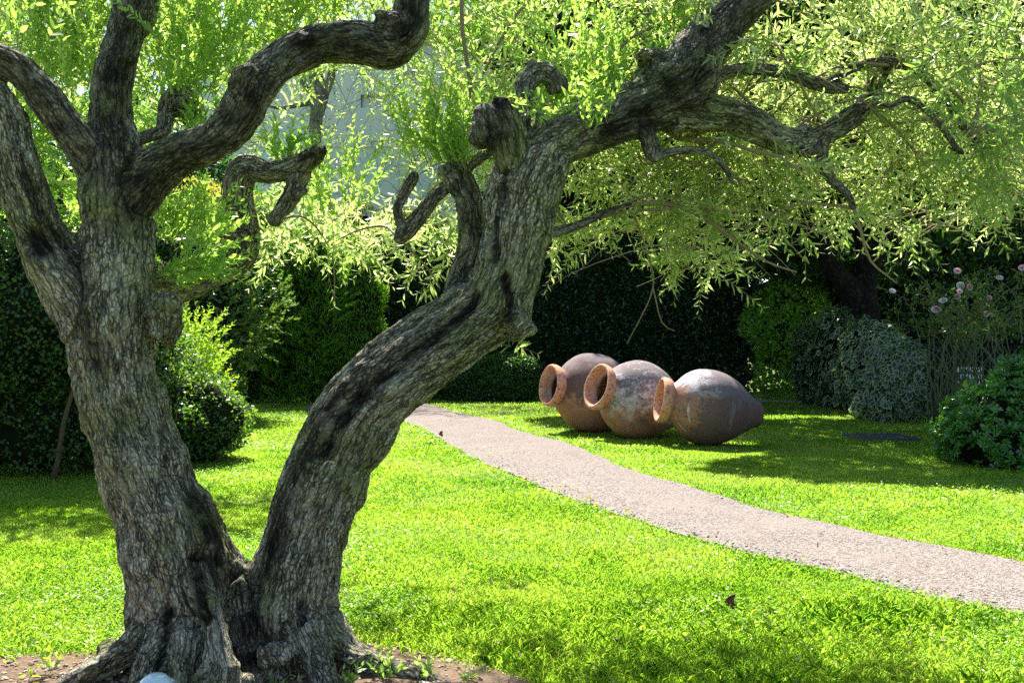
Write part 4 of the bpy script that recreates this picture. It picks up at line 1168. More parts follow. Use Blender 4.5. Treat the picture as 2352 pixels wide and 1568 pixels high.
def dark_tree(name, label, base, blobs, n, mat, seed, ll=.14, lw=.07, group=None):
    root = empty(name, (base[0], base[1], 0)); tag(root, label, 'tree', group)
    top = max(b[2] for b in blobs)
    C = catmull(np.array([[base[0], base[1], -.05, .28], [base[0] + .1, base[1], top * .4, .22], [base[0] - .1, base[1] + .1, top, .08]]), .2)
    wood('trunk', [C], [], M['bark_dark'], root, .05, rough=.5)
    lv = blob_foliage(blobs, n, ll, lw, lumps=.3, freq=.7, depth=.4, seed=seed); lv.build('crown', mat, root, 'ovate')
    V, Fc = core_mesh(blobs, .6, seed, .1, .7); link('filler_core', mesh_poly('filler_core', V, Fc, True), M['core'], root)  # added inner core blocking light through the crown
dark_tree('evergreen_tree', 'tall dark evergreen closing the view above the back hedge', (4.0, 31.5), [(2.5, 31.5, 6.5, 3, 1.8, 3.4), (5.6, 31.5, 7.0, 3, 1.8, 4.2), (4, 32, 10.5, 4, 2, 2.6)], 42000, M['laurel'], 51, .2, .09)
dark_tree('evergreen_tree', 'broad dark evergreen at the far right beyond the iron fence', (13.5, 31), [(8.0, 29.6, 2.0, 2.6, .9, 2.4), (10, 30.5, 4.0, 2.6, 1.6, 4.0), (14.5, 30.0, 5.0, 3.2, 2, 5.0), (19, 29, 4.0, 3, 2, 4.2), (12, 31, 9, 4, 2, 3)], 42000, M['fig'], 53, .2, .1)
dark_tree('evergreen_tree', 'dense tree standing beyond the left hedge behind the olive limbs', (-9.0, 18), [(-9.0, 18, 3.4, 2.2, 2, 2.6), (-11.5, 17, 4.6, 2.6, 2, 4.2), (-8.2, 22.5, 4.6, 1.8, 2, 2.8)], 36000, M['fig'], 57, .16, .08)

def left_olive():
    root = empty('olive_tree', (-7.2, 12.6, 0)); tag(root, 'leafy olive tree rising behind the left hedge, seen between the big limbs', 'tree')
    C = catmull(np.array([[-7.2, 12.6, -.05, .16], [-7.0, 12.6, 1.8, .13], [-6.5, 12.4, 3.6, .09], [-6.0, 12.3, 5.0, .04]]), .12)
    wood('trunk', [C], [], M['bark_grey'], root, .03, rough=.5)
    lv, tb = Leaves(), Tubes()
    crown_twigs(lv, tb, [(-6.6, 12.2, 4.6, 1.6, 1.0, 1.4), (-5.0, 12.4, 5.0, 1.5, .9, 1.2), (-3.7, 12.8, 5.8, 1.0, .8, 1.0), (-5.6, 12.0, 3.5, 1.3, .7, .8)], 1500, .085, .024, (.35, .75), .3, .03, .4)
    lv.build('crown', M['olive_shoot'], root, 'ovate'); tb.build('twigs', M['twig'], root)
left_olive()

# ------------------------------------------------------------------ the old olive tree in front
TY = 4.62
root = empty('olive_tree', (W(560, 1500, TY)[0], TY, 0))
tag(root, 'old forked olive tree with gnarled grey bark filling the foreground', 'tree')
L = []
A = lambda *p: L.append(limb(list(p), .02))
# left stem and its limbs
A((455, 1640, 4.66, 150), (440, 1500, 4.66, 140), (425, 1400, 4.66, 122), (408, 1300, 4.64, 122), (382, 1200, 4.62, 114), (343, 1100, 4.6, 104), (305, 1000, 4.58, 102), (272, 900, 4.56, 101), (256, 800, 4.55, 101), (252, 700, 4.55, 96), (260, 600, 4.55, 84), (263, 500, 4.55, 80), (266, 400, 4.55, 78), (262, 340, 4.56, 66), (256, 280, 4.58, 52), (260, 200, 4.6, 50), (283, 100, 4.62, 48), (312, 0, 4.65, 52), (325, -120, 4.7, 50), (320, -300, 4.8, 40))
A((255, 450, 4.55, 62), (215, 370, 4.5, 50), (165, 305, 4.45, 44), (105, 225, 4.4, 42), (45, 160, 4.38, 40), (-40, 120, 4.35, 38), (-180, 60, 4.3, 34), (-330, -60, 4.3, 28))
A((255, 800, 4.56, 92), (200, 700, 4.52, 84), (140, 620, 4.48, 72), (95, 540, 4.45, 62), (58, 450, 4.42, 56), (32, 360, 4.4, 54), (8, 270, 4.4, 50), (-60, 160, 4.4, 44), (-150, 20, 4.4, 36))
A((285, 470, 4.55, 66), (345, 400, 4.52, 62), (420, 355, 4.5, 52), (490, 325, 4.5, 47), (545, 270, 4.5, 52), (578, 205, 4.52, 50), (640, 140, 4.56, 46), (735, 98, 4.6, 47), (820, 95, 4.64, 52), (890, 108, 4.68, 52), (935, 75, 4.7, 48), (948, 10, 4.72, 46), (965, -90, 4.8, 42), (990, -260, 4.9, 34))
# limb behind, with pollarded end
A((290, 640, 4.75, 60), (400, 650, 5.1, 48), (500, 612, 5.35, 44), (553, 575, 5.4, 44), (552, 500, 5.4, 38), (545, 430, 5.38, 38), (565, 385, 5.36, 36), (620, 395, 5.32, 28), (680, 383, 5.28, 30), (722, 358, 5.24, 24), (736, 348, 5.22, 14))
A((690, 395, 5.28, 26), (675, 440, 5.26, 22), (655, 475, 5.24, 20), (625, 515, 5.22, 17))
A((670, 450, 5.24, 12), (702, 436, 5.2, 9))
A((560, 540, 5.36, 26), (515, 525, 5.3, 22), (470, 548, 5.26, 14))
A((300, 330, 4.66, 14), (345, 312, 4.75, 15), (375, 300, 4.8, 17), (383, 255, 4.85, 22), (405, 232, 4.88, 26), (440, 265, 4.9, 18))
# right stem
A((700, 1640, 4.66, 110), (690, 1500, 4.66, 92), (680, 1400, 4.66, 90), (692, 1300, 4.66, 92), (718, 1200, 4.66, 88), (756, 1100, 4.66, 84), (800, 1010, 4.66, 84), (850, 930, 4.66, 86), (915, 870, 4.66, 84), (985, 818, 4.66, 82), (1060, 765, 4.66, 80), (1125, 712, 4.66, 82), (1162, 640, 4.66, 74), (1182, 560, 4.66, 72), (1198, 480, 4.66, 74), (1218, 410, 4.66, 76), (1262, 345, 4.68, 62), (1330, 312, 4.7, 54), (1410, 282, 4.74, 52), (1490, 240, 4.8, 62), (1560, 190, 4.86, 74), (1608, 110, 4.9, 60), (1665, 50, 4.94, 50), (1725, -10, 5.0, 46), (1800, -110, 5.1, 40), (1880, -260, 5.2, 32))
A((620, 1330, 4.68, 60), (650, 1200, 4.68, 45), (690, 1080, 4.68, 40), (740, 970, 4.68, 38), (790, 890, 4.68, 36), (860, 820, 4.68, 34), (940, 760, 4.68, 34), (1010, 715, 4.68, 34), (1060, 680, 4.7, 36))
A((1045, 700, 4.76, 46), (1062, 630, 4.8, 38), (1084, 560, 4.82, 36), (1082, 480, 4.84, 36), (1058, 420, 4.86, 38), (1038, 392, 4.88, 32))
A((1060, 400, 4.9, 20), (1085, 378, 4.94, 14), (1120, 352, 5.0, 12), (1150, 340, 5.0, 9))
A((1025, 430, 4.88, 18), (995, 455, 4.9, 19), (962, 500, 4.93, 21), (928, 535, 4.96, 22), (914, 555, 4.96, 12))
A((935, 530, 4.96, 17), (912, 490, 5.0, 13), (925, 450, 5.0, 14), (948, 410, 5.0, 15), (952, 395, 5.0, 10))
A((1205, 440, 4.64, 42), (1178, 360, 4.58, 40), (1165, 300, 4.56, 42), (1150, 250, 4.56, 36), (1148, 225, 4.56, 20))
A((1190, 340, 4.62, 30), (1200, 260, 4.66, 22), (1205, 200, 4.7, 26), (1235, 168, 4.72, 26), (1268, 180, 4.74, 24), (1275, 215, 4.76, 18))
A((1205, 330, 4.6, 18), (1240, 290, 4.6, 16), (1235, 250, 4.6, 8))
A((1545, 250, 4.86, 60), (1610, 262, 4.92, 44), (1680, 268, 4.98, 38), (1745, 295, 5.04, 34), (1800, 322, 5.08, 30), (1860, 318, 5.12, 25), (1920, 295, 5.16, 23), (1968, 262, 5.2, 22), (2000, 210, 5.25, 20), (2030, 150, 5.3, 18), (2062, 85, 5.35, 14), (2105, 10, 5.4, 12), (2160, -80, 5.5, 9))
A((1600, 170, 4.9, 34), (1650, 172, 4.95, 20), (1690, 160, 5.0, 15), (1760, 160, 5.05, 15), (1830, 176, 5.1, 15), (1890, 197, 5.15, 15), (1945, 204, 5.2, 13))
A((1895, 192, 5.15, 12), (1950, 160, 5.18, 12), (2020, 143, 5.2, 12), (2090, 152, 5.22, 12), (2150, 200, 5.24, 11), (2205, 275, 5.26, 11), (2250, 335, 5.28, 11), (2305, 325, 5.3, 10), (2360, 290, 5.35, 9), (2480, 230, 5.4, 7))
A((1905, 285, 5.14, 14), (1960, 248, 5.1, 9), (2010, 238, 5.08, 8), (2045, 243, 5.06, 8), (2090, 228, 5.05, 8), (2150, 275, 5.05, 8), (2200, 345, 5.05, 7), (2215, 350, 5.05, 5))
A((1885, 322, 5.12, 20), (1888, 370, 5.1, 17), (1912, 415, 5.1, 11), (1945, 445, 5.1, 9), (1962, 480, 5.1, 7))
A((1445, 285, 4.76, 26), (1478, 300, 4.74, 22), (1492, 340, 4.74, 18), (1500, 362, 4.74, 15), (1530, 352, 4.76, 11), (1580, 345, 4.8, 10), (1630, 352, 4.84, 8), (1665, 385, 4.88, 8), (1685, 425, 4.9, 6))
A((1240, 540, 4.72, 16), (1290, 528, 4.8, 13), (1330, 516, 4.9, 12), (1390, 488, 5.0, 9), (1450, 468, 5.1, 8))
A((1560, 215, 4.9, 36), (1505, 120, 5.25, 26), (1485, 30, 5.4, 20), (1465, -60, 5.5, 18))
# roots
A((360, 1440, 4.55, 60), (300, 1490, 4.47, 44), (230, 1530, 4.42, 34), (165, 1565, 4.38, 27), (100, 1610, 4.3, 18))
A((400, 1440, 4.5, 60), (360, 1510, 4.4, 46), (320, 1590, 4.3, 30))
A((450, 1320, 4.48, 40), (485, 1420, 4.4, 32), (498, 1500, 4.32, 34), (505, 1560, 4.27, 44), (470, 1640, 4.22, 34))
A((430, 1460, 4.45, 50), (425, 1550, 4.36, 38), (420, 1640, 4.3, 30))
A((580, 1420, 4.64, 80), (585, 1520, 4.6, 90), (600, 1640, 4.5, 90))
A((745, 1440, 4.62, 50), (800, 1500, 4.55, 36), (870, 1530, 4.5, 28), (940, 1548, 4.45, 20), (1010, 1580, 4.38, 12))
A((700, 1450, 4.5, 50), (735, 1530, 4.42, 36), (760, 1600, 4.34, 26))
A((545, 1330, 4.66, 44), (560, 1400, 4.66, 60))
A((500, 1230, 4.72, 20), (530, 1290, 4.72, 30), (572, 1325, 4.70, 26), (610, 1290, 4.72, 24))
balls = [(W(1130, 290, 4.54), .085, (1, 1, 1.1)), (W(1118, 265, 4.52), .05, (1, 1, 1)), (W(1250, 165, 4.72), .06, (1.1, 1, .8)), (W(372, 735, 4.46), .10, (.8, 1, 1.1)),
         (W(388, 705, 4.42), .06, (.8, .8, .9)), (W(1140, 715, 4.62), .17, (1, .9, .9)), (W(1180, 745, 4.6), .10, (1, 1, .8)), (W(1045, 395, 4.86), .085, (1, 1, .6)),
         (W(1530, 190, 4.8), .13, (1.1, 1, .8)), (W(1500, 135, 4.82), .08, (1, 1, .7)), (W(565, 195, 4.44), .10, (.8, .8, 1)), (W(735, 350, 5.2), .035, (1, 1, 1)),
         (W(410, 230, 4.88), .08, (1.1, 1, 1)), (W(1620, 80, 4.9), .10, (.9, 1, 1)), (W(1630, 45, 4.9), .07, (1, 1, .8)), (W(900, 60, 4.62), .09, (1, 1, .8)), (W(500, 1545, 4.28), .10, (1, .8, .6)), (W(1860, 345, 5.08), .05, (1, 1, .8)), (W(1850, 300, 5.1), .045, (1, 1, .7)), (W(280, 1500, 4.5), .08, (1.4, 1, .8)), (W(1105, 310, 4.5), .05, (1, 1, 1.2)), (W(1285, 195, 4.74), .045, (1, 1, 1)), (W(1225, 150, 4.7), .04, (1, 1, .7)),
         (W(760, 1075, 4.34), .03, (1, .8, 1)), (W(690, 90, 4.52), .05, (1.3, 1, .7)), (W(1350, 255, 4.7), .06, (1.3, 1, .8)), (W(1440, 215, 4.76), .07, (1, 1, .9)), (W(1500, 330, 4.74), .035, (1, 1, 1)), (W(300, 130, 4.55), .045, (.8, 1, 1.2)), (W(640, 1500, 4.38), .07, (1.2, 1, .8)), (W(820, 1510, 4.5), .06, (1.5, 1, .7)), (W(560, 1570, 4.3), .06, (1.3, 1, .6))]
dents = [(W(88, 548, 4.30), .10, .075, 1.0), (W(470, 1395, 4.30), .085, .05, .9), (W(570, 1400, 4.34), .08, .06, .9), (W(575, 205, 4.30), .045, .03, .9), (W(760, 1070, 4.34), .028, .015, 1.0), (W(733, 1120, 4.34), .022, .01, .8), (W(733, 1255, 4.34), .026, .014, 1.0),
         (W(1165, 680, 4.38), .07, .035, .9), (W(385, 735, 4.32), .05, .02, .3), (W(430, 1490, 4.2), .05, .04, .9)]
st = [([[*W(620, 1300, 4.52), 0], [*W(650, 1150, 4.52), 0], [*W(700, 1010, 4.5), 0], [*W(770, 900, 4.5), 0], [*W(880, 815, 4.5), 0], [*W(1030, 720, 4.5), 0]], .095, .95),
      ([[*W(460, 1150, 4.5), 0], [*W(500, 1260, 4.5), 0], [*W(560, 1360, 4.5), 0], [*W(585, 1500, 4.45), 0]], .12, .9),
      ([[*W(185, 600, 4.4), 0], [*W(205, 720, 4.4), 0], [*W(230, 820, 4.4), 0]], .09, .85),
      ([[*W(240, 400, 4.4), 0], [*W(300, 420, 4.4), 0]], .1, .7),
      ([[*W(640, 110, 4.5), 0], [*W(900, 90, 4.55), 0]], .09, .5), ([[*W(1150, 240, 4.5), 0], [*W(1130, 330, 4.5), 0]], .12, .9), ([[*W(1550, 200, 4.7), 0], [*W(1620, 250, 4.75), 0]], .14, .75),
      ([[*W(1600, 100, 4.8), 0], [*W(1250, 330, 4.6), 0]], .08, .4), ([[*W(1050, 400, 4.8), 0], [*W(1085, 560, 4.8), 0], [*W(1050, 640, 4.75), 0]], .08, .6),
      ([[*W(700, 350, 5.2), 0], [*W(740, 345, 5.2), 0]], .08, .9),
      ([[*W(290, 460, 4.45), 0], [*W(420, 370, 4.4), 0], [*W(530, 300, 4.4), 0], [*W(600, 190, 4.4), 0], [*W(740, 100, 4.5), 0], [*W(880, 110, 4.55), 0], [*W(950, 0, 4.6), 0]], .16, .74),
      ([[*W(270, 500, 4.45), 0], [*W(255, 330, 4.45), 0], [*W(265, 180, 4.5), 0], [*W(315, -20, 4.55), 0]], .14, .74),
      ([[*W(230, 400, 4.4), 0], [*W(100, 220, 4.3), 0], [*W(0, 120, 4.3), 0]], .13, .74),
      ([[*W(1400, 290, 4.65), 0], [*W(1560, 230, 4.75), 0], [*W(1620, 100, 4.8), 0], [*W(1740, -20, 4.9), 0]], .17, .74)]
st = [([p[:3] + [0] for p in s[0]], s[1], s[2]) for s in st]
def fix(stl):
    return [(np.array([list(map(float, p)) for p in poly]), r, k) for (poly, r, k) in stl]
def wood_dark_paths(stl):
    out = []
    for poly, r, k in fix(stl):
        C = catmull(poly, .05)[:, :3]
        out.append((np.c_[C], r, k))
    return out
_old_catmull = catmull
dark_paths = wood_dark_paths(st)
def catmull(P, step):           # noqa  (darkening paths arrive already resampled)
    P = np.asarray(P, float)
    return P if P.shape[1] == 3 else _old_catmull(P, step)
def gr(pts, r, dep, k=.95):
    return (catmull_raw([[*W(a, b, c), 0] for a, b, c in pts], .03)[:, :3], r, dep, k)
catmull_raw = _old_catmull
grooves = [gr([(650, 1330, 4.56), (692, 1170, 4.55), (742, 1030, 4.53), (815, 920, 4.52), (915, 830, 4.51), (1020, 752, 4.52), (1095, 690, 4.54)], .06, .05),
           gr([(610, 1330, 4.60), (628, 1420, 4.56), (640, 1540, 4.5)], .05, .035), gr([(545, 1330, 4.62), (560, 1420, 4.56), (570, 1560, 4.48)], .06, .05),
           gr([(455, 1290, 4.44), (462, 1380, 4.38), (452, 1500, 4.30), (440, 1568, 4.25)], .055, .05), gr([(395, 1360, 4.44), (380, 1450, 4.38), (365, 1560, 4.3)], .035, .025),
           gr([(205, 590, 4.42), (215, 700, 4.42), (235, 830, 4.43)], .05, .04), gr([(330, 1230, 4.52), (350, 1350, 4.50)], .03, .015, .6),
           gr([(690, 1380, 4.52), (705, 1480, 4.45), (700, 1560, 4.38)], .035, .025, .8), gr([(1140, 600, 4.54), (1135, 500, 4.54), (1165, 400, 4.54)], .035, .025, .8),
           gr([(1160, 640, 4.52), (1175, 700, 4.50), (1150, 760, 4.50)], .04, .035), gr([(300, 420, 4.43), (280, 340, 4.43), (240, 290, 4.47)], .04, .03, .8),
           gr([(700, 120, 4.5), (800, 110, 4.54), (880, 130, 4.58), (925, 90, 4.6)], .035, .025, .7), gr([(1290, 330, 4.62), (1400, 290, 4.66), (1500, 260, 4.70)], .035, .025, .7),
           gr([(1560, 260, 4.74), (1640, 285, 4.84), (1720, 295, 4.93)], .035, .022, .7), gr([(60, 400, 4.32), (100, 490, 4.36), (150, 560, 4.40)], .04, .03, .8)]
wood('trunk', L, balls, M['bark'], root, .0085, dents, dark_paths, grooves=grooves)

lv, tb = Leaves(), Tubes()          # vigorous upright shoots
def shoots(px, py, Y, n, dx, up, ln, spread_px=30, yd=.12, ll=.056, lw=.021, droop=.12, tint=.55, dy=0.0):
    for k in range(n):
        b = W(px + rng.normal(0, spread_px), py + rng.normal(0, spread_px * .35), Y + rng.normal(0, yd))
        d = np.array((rng.normal(dx, .38), rng.normal(dy, .35), up * rng.uniform(.7, 1.1)))
        twig(lv, tb, b, d, rng.uniform(*ln), droop, ll, lw, .026, .0022, tint=tint)
shoots(1042, 385, 4.86, 32, 0, 1, (.28, .60), 22, .08, tint=.5)
shoots(1000, 360, 4.95, 14, -.25, 1, (.2, .5), 25, .1, tint=.65)
shoots(1330, 260, 4.95, 34, 0, 1, (.25, .5), 60, .1)
shoots(1290, 270, 4.5, 7, -.5, .5, (.12, .24), 25, .03)
shoots(1350, 285, 4.52, 9, .2, 1, (.15, .3), 30, .03)
shoots(1420, 230, 5.1, 50, 0, 1, (.35, .75), 80, .15, tint=.65)
shoots(420, 225, 5.0, 40, .15, 1, (.3, .8), 40, .15)
shoots(520, 150, 5.4, 45, 0, 1, (.4, .9), 80, .25)
shoots(440, 60, 5.3, 42, 0, 1, (.4, .8), 90, .25)
shoots(650, 60, 5.6, 60, 0, 1, (.4, .8), 90, .3)
shoots(150, 200, 5.1, 45, 0, 1, (.3, .7), 60, .2)
shoots(140, 60, 5.1, 45, 0, 1, (.3, .7), 70, .2)
shoots(30, 110, 4.2, 7, .1, .9, (.2, .4), 30, .05)
shoots(150, 420, 5.0, 22, .15, -.1, (.2, .4), 25, .1, tint=.4)
shoots(470, 300, 4.9, 8, 0, 1, (.15, .3), 20, .05)
shoots(430, 300, 4.7, 4, .2, 1, (.12, .25), 20, .04)
shoots(385, 640, 4.72, 26, .9, .45, (.25, .5), 22, .1, tint=.42)
shoots(400, 560, 4.85, 22, .7, .8, (.2, .42), 28, .12, tint=.5)
shoots(430, 540, 5.0, 14, .3, 1, (.2, .35), 35, .12, tint=.5)
shoots(380, 500, 4.95, 12, .4, .8, (.15, .3), 20, .12)
shoots(650, 370, 5.36, 18, 0, 1, (.12, .25), 18, .05, tint=.3)
shoots(1225, 255, 4.75, 8, .4, 1, (.1, .2), 15, .04)
shoots(760, 480, 5.6, 26, 0, 1, (.25, .45), 60, .2)
shoots(1600, 60, 5.2, 14, -.3, 1, (.2, .5), 25, .08)
shoots(950, 60, 6.2, 60, 0, 1, (.4, .9), 130, .4)
shoots(1100, 100, 6.4, 70, 0, 1, (.4, .9), 130, .4)
shoots(1250, 40, 6.2, 60, 0, 1, (.4, .9), 130, .4)
lv.build('shoots', M['olive_shoot'], root, 'ovate')
tb.build('shoot_stems', M['twig_green'], root)

lv, tb = Leaves(), Tubes()          # older, paler drooping foliage
def fill(x0, x1, ytop, ybot, Y0, Y1, n, d0, droop, ln=(.25, .5), ll=.076, lw=.0175, mask=None, step=.030, spread=1.15, lean=1.0, tint=None):
    made = 0; tries = 0
    while made < n and tries < n * 20:
        tries += 1
        px, py = rng.uniform(x0, x1), rng.uniform(ytop, ybot)
        if mask is not None and rng.random() > mask(px, py): continue
        Y = rng.uniform(Y0, Y1) + (min(py, 420) - 420) / 640. * lean
        if px < 1950: Y = max(Y, np.interp(py, [-100, 350], [5.25, 5.0]) + rng.uniform(0, .25))
        L_ = rng.uniform(*ln)
        d = np.array(d0) + rng.normal(0, .75, 3)
        b = W(px, py, Y)
        q_ = rng.uniform(.75, 1.25)
        twig(lv, tb, b, d, L_, droop * rng.uniform(.2, 1.2), ll * q_, lw * q_, step, .0028, tint=np.clip(rng.normal(.55, .25), 0, 1) if tint is None else tint, spread=spread)
        made += 1
bx = [1180, 1250, 1300, 1400, 1450, 1500, 1600, 1650, 1720, 1800, 1850, 1895, 1950, 2050, 2100, 2200, 2300, 2400]
by = [560, 620, 620, 570, 620, 610, 660, 680, 610, 600, 560, 440, 540, 590, 570, 540, 510, 510]
def droop_mask(px, py):
    b = np.interp(px, bx, by)
    if py > b - 55: return 0.0
    # dark gaps opening under the crown
    g = fbm(np.array([[px / 110., py / 90., 3.]]), 91, 2)[0]
    return float(np.clip(.75 + g * .9 - .35 * (py > b - 200), 0.05, 1))
fill(1230, 2420, 330, 640, 5.2, 5.8, 360, (0, 0, -.1), .35, (.18, .42), mask=droop_mask)
fill(1250, 2420, 430, 640, 4.9, 5.7, 90, (.1, 0, -.2), .4, (.2, .42), mask=droop_mask)
def top_mask(px, py):
    if 620 < px < 950 and 130 < py < 470: return 0.02
    if 880 < px < 1480 and py < 120: return .3
    if 1800 < px < 1960 and 60 < py < 190: return .3
    g = fbm(np.array([[px / 150., py / 120., 8.]]), 95, 2)[0]
    return float(np.clip(.85 + g * .6, .15, 1))
fill(600, 2420, -220, 330, 5.5, 6.2, 720, (0, 0, .2), .3, (.3, .6), mask=top_mask)
fill(920, 2420, 150, 430, 5.5, 6.0, 160, (0, 0, .0), .4, (.3, .6), mask=top_mask)
fill(600, 1120, 430, 560, 6.0, 8.0, 120, (0, 0, -.3), .8, (.2, .45))
fill(690, 830, 480, 600, 5.6, 6.4, 26, (.2, 0, -.6), .7, (.2, .35))
fill(900, 1060, 560, 640, 5.2, 5.6, 22, (-.6, 0, -.3), .6, (.12, .28))
fill(-40, 380, -150, 120, 5.4, 6.6, 190, (0, 0, .3), .4, (.3, .6))
fill(1150, 1200, 780, 800, 4.9, 5.0, 5, (.5, 0, .1), .6, (.08, .15))
fill(2100, 2420, 60, 420, 4.7, 5.2, 60, (.1, 0, -.3), .6, (.25, .5), tint=.1)
for k in range(150):     # crown above the picture, shading the near lawn
    twig(lv, tb, (rng.uniform(-.9, 1.1), rng.uniform(7.5, 8.2), rng.uniform(4.55, 4.9)), rng.normal(0, 1, 3) * (1, 1, .3), rng.uniform(.3, .5), .1, .08, .02, .03, .003)
# secondary branches that carry the sprays
src = [(1560, 320), (1700, 290), (1800, 330), (1900, 300), (1980, 240), (2040, 150), (2150, 200), (2230, 310), (2330, 310), (1640, 170), (1780, 160), (1940, 200), (1620, 350), (1500, 350), (1300, 520), (1430, 470), (1965, 480), (1720, 0), (1500, 60)]
for k in range(62):
    px, py = src[k % len(src)]; p = W(px, py, 5.1 + rng.uniform(-.05, .1)); d = norm(np.array((rng.normal(.1, .8), rng.uniform(-.1, .9), rng.normal(.25, .5))))
    pts = [p]; L_ = rng.uniform(.6, 1.5); m = 9
    for q in range(m):
        d = norm(d + rng.normal(0, .16, 3) + np.array((0, 0, -.10))); p = p + d * L_ / m; pts.append(p)
    pts = np.array(pts)
    if pts[-1][2] < CAM_H + (CY - 560) / F * pts[-1][1]: continue
    tb.add(pts, np.linspace(rng.uniform(.006, .012), .0025, m + 1), 6)
    for q in range(5):
        b = pts[rng.integers(3, m)]; e = norm(d + rng.normal(0, .7, 3)); twig(lv, tb, b, e, rng.uniform(.2, .4), .3, .074, .017, .03, .003, spread=1.1)
# bare arching twigs
for k in range(300):
    px, py = rng.uniform(1200, 2400), rng.uniform(150, 620)
    if py > np.interp(px, bx, by): continue
    p = W(px, py, rng.uniform(5.1, 6.6)); a = rng.uniform(-.6, .9)
    d = norm(np.array((math.cos(a) * rng.choice([-1, 1]), rng.normal(0, .3), math.sin(a)))); L_ = rng.uniform(.25, .9)
    e = np.array([p + d * L_ * t + np.array((0, 0, -.5)) * (L_ * t) ** 2 + rng.normal(0, .008, 3) for t in np.linspace(0, 1, 7)])
    if e[:, 2].min() < CAM_H + (CY - np.interp(px, bx, by) - 20) / F * p[1]: continue
    tb.add(e, np.linspace(rng.choice([.002, .003, .005]), .0012, 7), 4, cap=False)
def arch(pts, r0, r1):
    C = limb([(a, b, c, 1) for a, b, c in pts], .05)[:, :3]; tb.add(C, np.linspace(r0, r1, len(C)), 6)
arch([(1440, 470, 5.1), (1520, 466, 5.15), (1600, 490, 5.2), (1680, 545, 5.2), (1760, 600, 5.2), (1830, 625, 5.2)], .016, .004)
arch([(1962, 480, 5.1), (1980, 540, 5.1), (2000, 600, 5.1), (2060, 650, 5.15)], .010, .003)
arch([(2030, 400, 5.3), (2100, 350, 5.4), (2200, 380, 5.4), (2320, 470, 5.4)], .010, .004)
arch([(1640, 350, 5.2), (1700, 420, 5.3), (1780, 520, 5.4), (1850, 600, 5.4)], .008, .003)
arch([(1450, 480, 5.2), (1480, 560, 5.3), (1500, 660, 5.3), (1440, 790, 5.3)], .006, .002)
arch([(1500, 660, 5.3), (1520, 740, 5.3), (1550, 760, 5.3)], .004, .002)
arch([(620, 510, 5.25), (700, 500, 5.5), (760, 580, 5.7), (770, 700, 5.7)], .008, .002)
arch([(915, 545, 5.0), (880, 520, 5.2), (820, 530, 5.4), (760, 560, 5.6)], .008, .003)
arch([(930, 560, 5.0), (985, 620, 5.1), (1010, 660, 5.2)], .008, .003)
arch([(1060, 0, 5.2), (1062, 70, 5.2), (1075, 160, 5.2), (1085, 250, 5.2)], .012, .012)
arch([(1240, -20, 5.3), (1190, 30, 5.3), (1140, 110, 5.3), (1110, 170, 5.3)], .010, .008)
lv.build('crown', M['olive_leaf'], root)
tb.build('twigs', M['twig'], root)

# ------------------------------------------------------------------ small things
# garden uplight: clear glass dome in a pale ring
def uplight():
    c = W(357, 1612, 4.02)
    root = empty('garden_uplight', (c[0], c[1], 0))
    tag(root, 'round garden spotlight with pale blue glass dome among the olive roots', 'spotlight')
    m, n, l, out = newmat('frosted_glass_dome'); p = principled(n, l, out, (.55, .72, .75), .12, .6); p.inputs['Coat Weight'].default_value = .6
    metal = plain('grey_metal_housing', (.45, .5, .5), .35, .5, .6, .05)
    z = .105
    def part(name, prof, mat):
        V, q = lathe(prof, 48); V = V + np.array((c[0], c[1], z)); return link(name, mesh_poly(name, V, q, True), mat, root)
    part('lens', [(.058, .001), (.056, .02), (.048, .04), (.034, .055), (.015, .066), (.0, .070)], m)
    part('ring', [(.004, .066), (.014, .070), (.018, .078), (.012, .086), (-.004, .090), (-.02, .088)], metal)
    part('housing', [(-.02, .080), (-.06, .075), (-.15, .05)], metal)
uplight()
def dead_leaf(px, py, s, label):
    g = G(px, py); root_m = []
    nu, nv = 9, 7
    u, v = np.meshgrid(np.linspace(-1, 1, nu), np.linspace(0, 1, nv))
    w = np.sin(np.pi * np.clip(v * .9 + .06, 0, 1)) ** .7 * .5 * (1 + .18 * np.cos(v * 22))
    X = u * w * s * .8; Z = v * s; Yy = (u * w) ** 2 * s * 1.3 + .25 * s * np.sin(v * 3) + .05 * s * np.sin(u * 9)
    V = np.stack([X, Yy, Z], -1).reshape(-1, 3)
    a = .6; V = V @ np.array(((math.cos(a), -math.sin(a), 0), (math.sin(a), math.cos(a), 0), (0, 0, 1))).T + np.array((g[0], g[1], .02))
    idx = np.arange(nu * nv).reshape(nv, nu)
    q = np.stack([idx[:-1, :-1], idx[:-1, 1:], idx[1:, 1:], idx[1:, :-1]], -1).reshape(-1, 4)
    o = link('dead_leaf', mesh_poly('dead_leaf', V, q, True), plain('dead_leaf_brown', (.14, .07, .045), .8, .2, var=.5, scale=60)); tag(o, label, 'leaf', 'curled dead leaves')
dead_leaf(1689, 1410, .09, 'curled dark brown dead leaf standing in the sunny lawn below the path')
dead_leaf(1016, 1005, .09, 'brown dead leaf at the far left edge of the gravel path')
def sprout(px, py, h, n, label, col=None):
    g = G(px, py); r = empty('weed_sprout', (g[0], g[1], 0)); tag(r, label, 'seedling', 'green sprouts around the olive roots')
    lv, tb = Leaves(), Tubes()
    for k in range(n): twig(lv, tb, (g[0] + rng.normal(0, .02), g[1] + rng.normal(0, .02), .01), (rng.normal(0, .5), rng.normal(0, .4), 1), h * rng.uniform(.6, 1), .3, .045, .018, .025, .0018, start=.2)
    lv.build('foliage', M['privet'] if col is None else M[col], r, 'ovate'); tb.build('stem', M['twig_green'], r)
sprout(118, 1545, .13, 5, 'leafy green sprout in bare soil left of the long root')
sprout(238, 1530, .10, 3, 'small bright sprout in the bare soil near the tip of the long root')
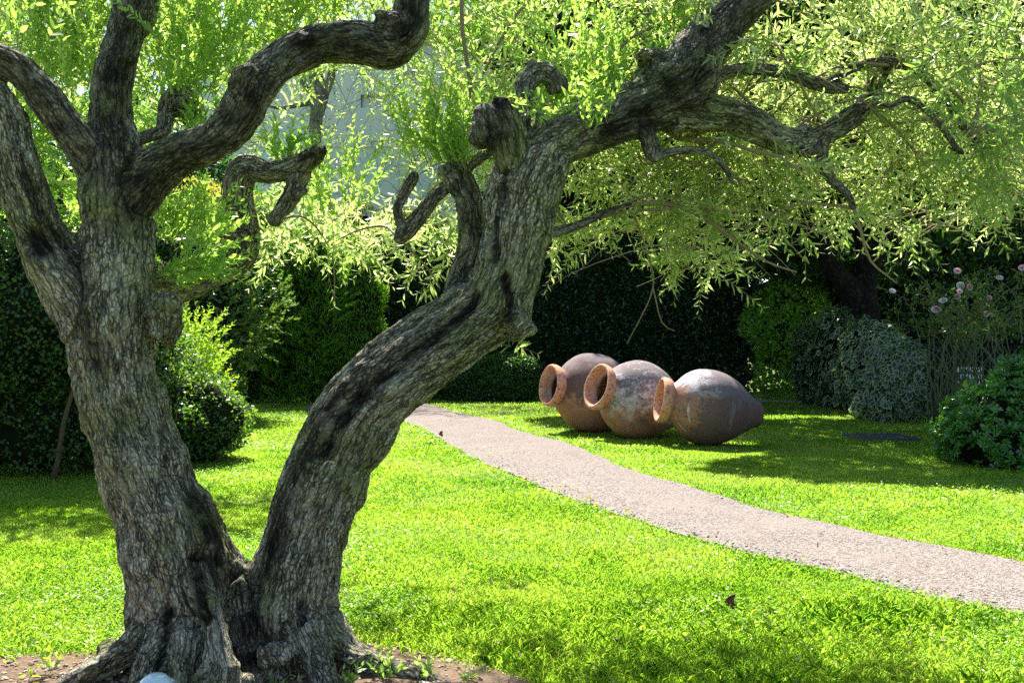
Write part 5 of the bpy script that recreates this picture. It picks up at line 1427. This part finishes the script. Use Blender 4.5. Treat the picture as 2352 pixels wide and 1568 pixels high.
sprout(65, 1562, .08, 3, 'tiny sprout at the lower left corner of the bare soil')
sprout(640, 1590, .09, 5, 'green sprout at the foot of the fork between the stems', 'olive_shoot')
sprout(880, 1562, .14, 9, 'leafy sucker growing from the root right of the trunk', 'olive_shoot')
sprout(800, 1575, .10, 7, 'low leafy sprout against the base of the right stem', 'olive_shoot')
sprout(980, 1566, .12, 8, 'dark leafy sprout where bare soil meets the grass', 'olive_shoot')
sprout(1080, 1568, .10, 6, 'rightmost leafy sprout at the bottom edge of the lawn', 'olive_shoot')
# yellow flowers along the path
def yellow():
    VV = []; T = []
    for j in range(9):
        t = j * 2 * math.pi / 9; d = np.array((math.cos(t), math.sin(t), .25)); s = np.array((-d[1], d[0], 0)) * .0045
        VV += [-s * .3 + (0, 0, .05), d * .012 - s + (0, 0, .05), d * .017 + (0, 0, .05), d * .012 + s + (0, 0, .05)]; T.append(.6)
    s = np.array((.0012, 0, 0)); VV += [-s, s, s + (0, 0, .05), -s + (0, 0, .05)]; T.append(0)
    s = np.array((0, .0012, 0)); VV += [-s, s, s + (0, 0, .05), -s + (0, 0, .05)]; T.append(0)
    me = mesh_ngon('yellow_flower', np.array(VV), 4, T)
    m = leaf_mat('yellow_petal', [(.1, .2, .03), (.75, .55, .02), (.8, .6, .03)], ((.2, .4, .03), (.9, .7, .03)), .4)
    me.materials.append(m)
    spots = [(1315, 1128), (1325, 1135), (1345, 1158), (1350, 1148), (1300, 1120), (1180, 1070), (1225, 1102), (1210, 1112), (1195, 1107), (1203, 1118), (1150, 1055), (1120, 1050), (1110, 1037), (1090, 1035), (1430, 1190), (1400, 1185), (1365, 1168), (1285, 1137), (1265, 1128), (1045, 1103), (1060, 1105), (1030, 1130), (1490, 1225), (1370, 1205), (1408, 1197), (1700, 1090), (1585, 1078), (1410, 1012), (1560, 1060), (1455, 1190)]
    for i, (px, py) in enumerate(spots):
        g = G(px, py)
        o = bpy.data.objects.new('yellow_flower', me); COL.objects.link(o); o.location = (g[0], g[1], .005); o.rotation_euler = (rng.normal(.35, .15), rng.normal(0, .15), rng.uniform(0, 6)); o.scale = (1.3,) * 3
        tag(o, 'tiny yellow daisy like flower in the lawn beside the gravel path', 'flower', 'yellow flowers in the lawn by the path')
yellow()
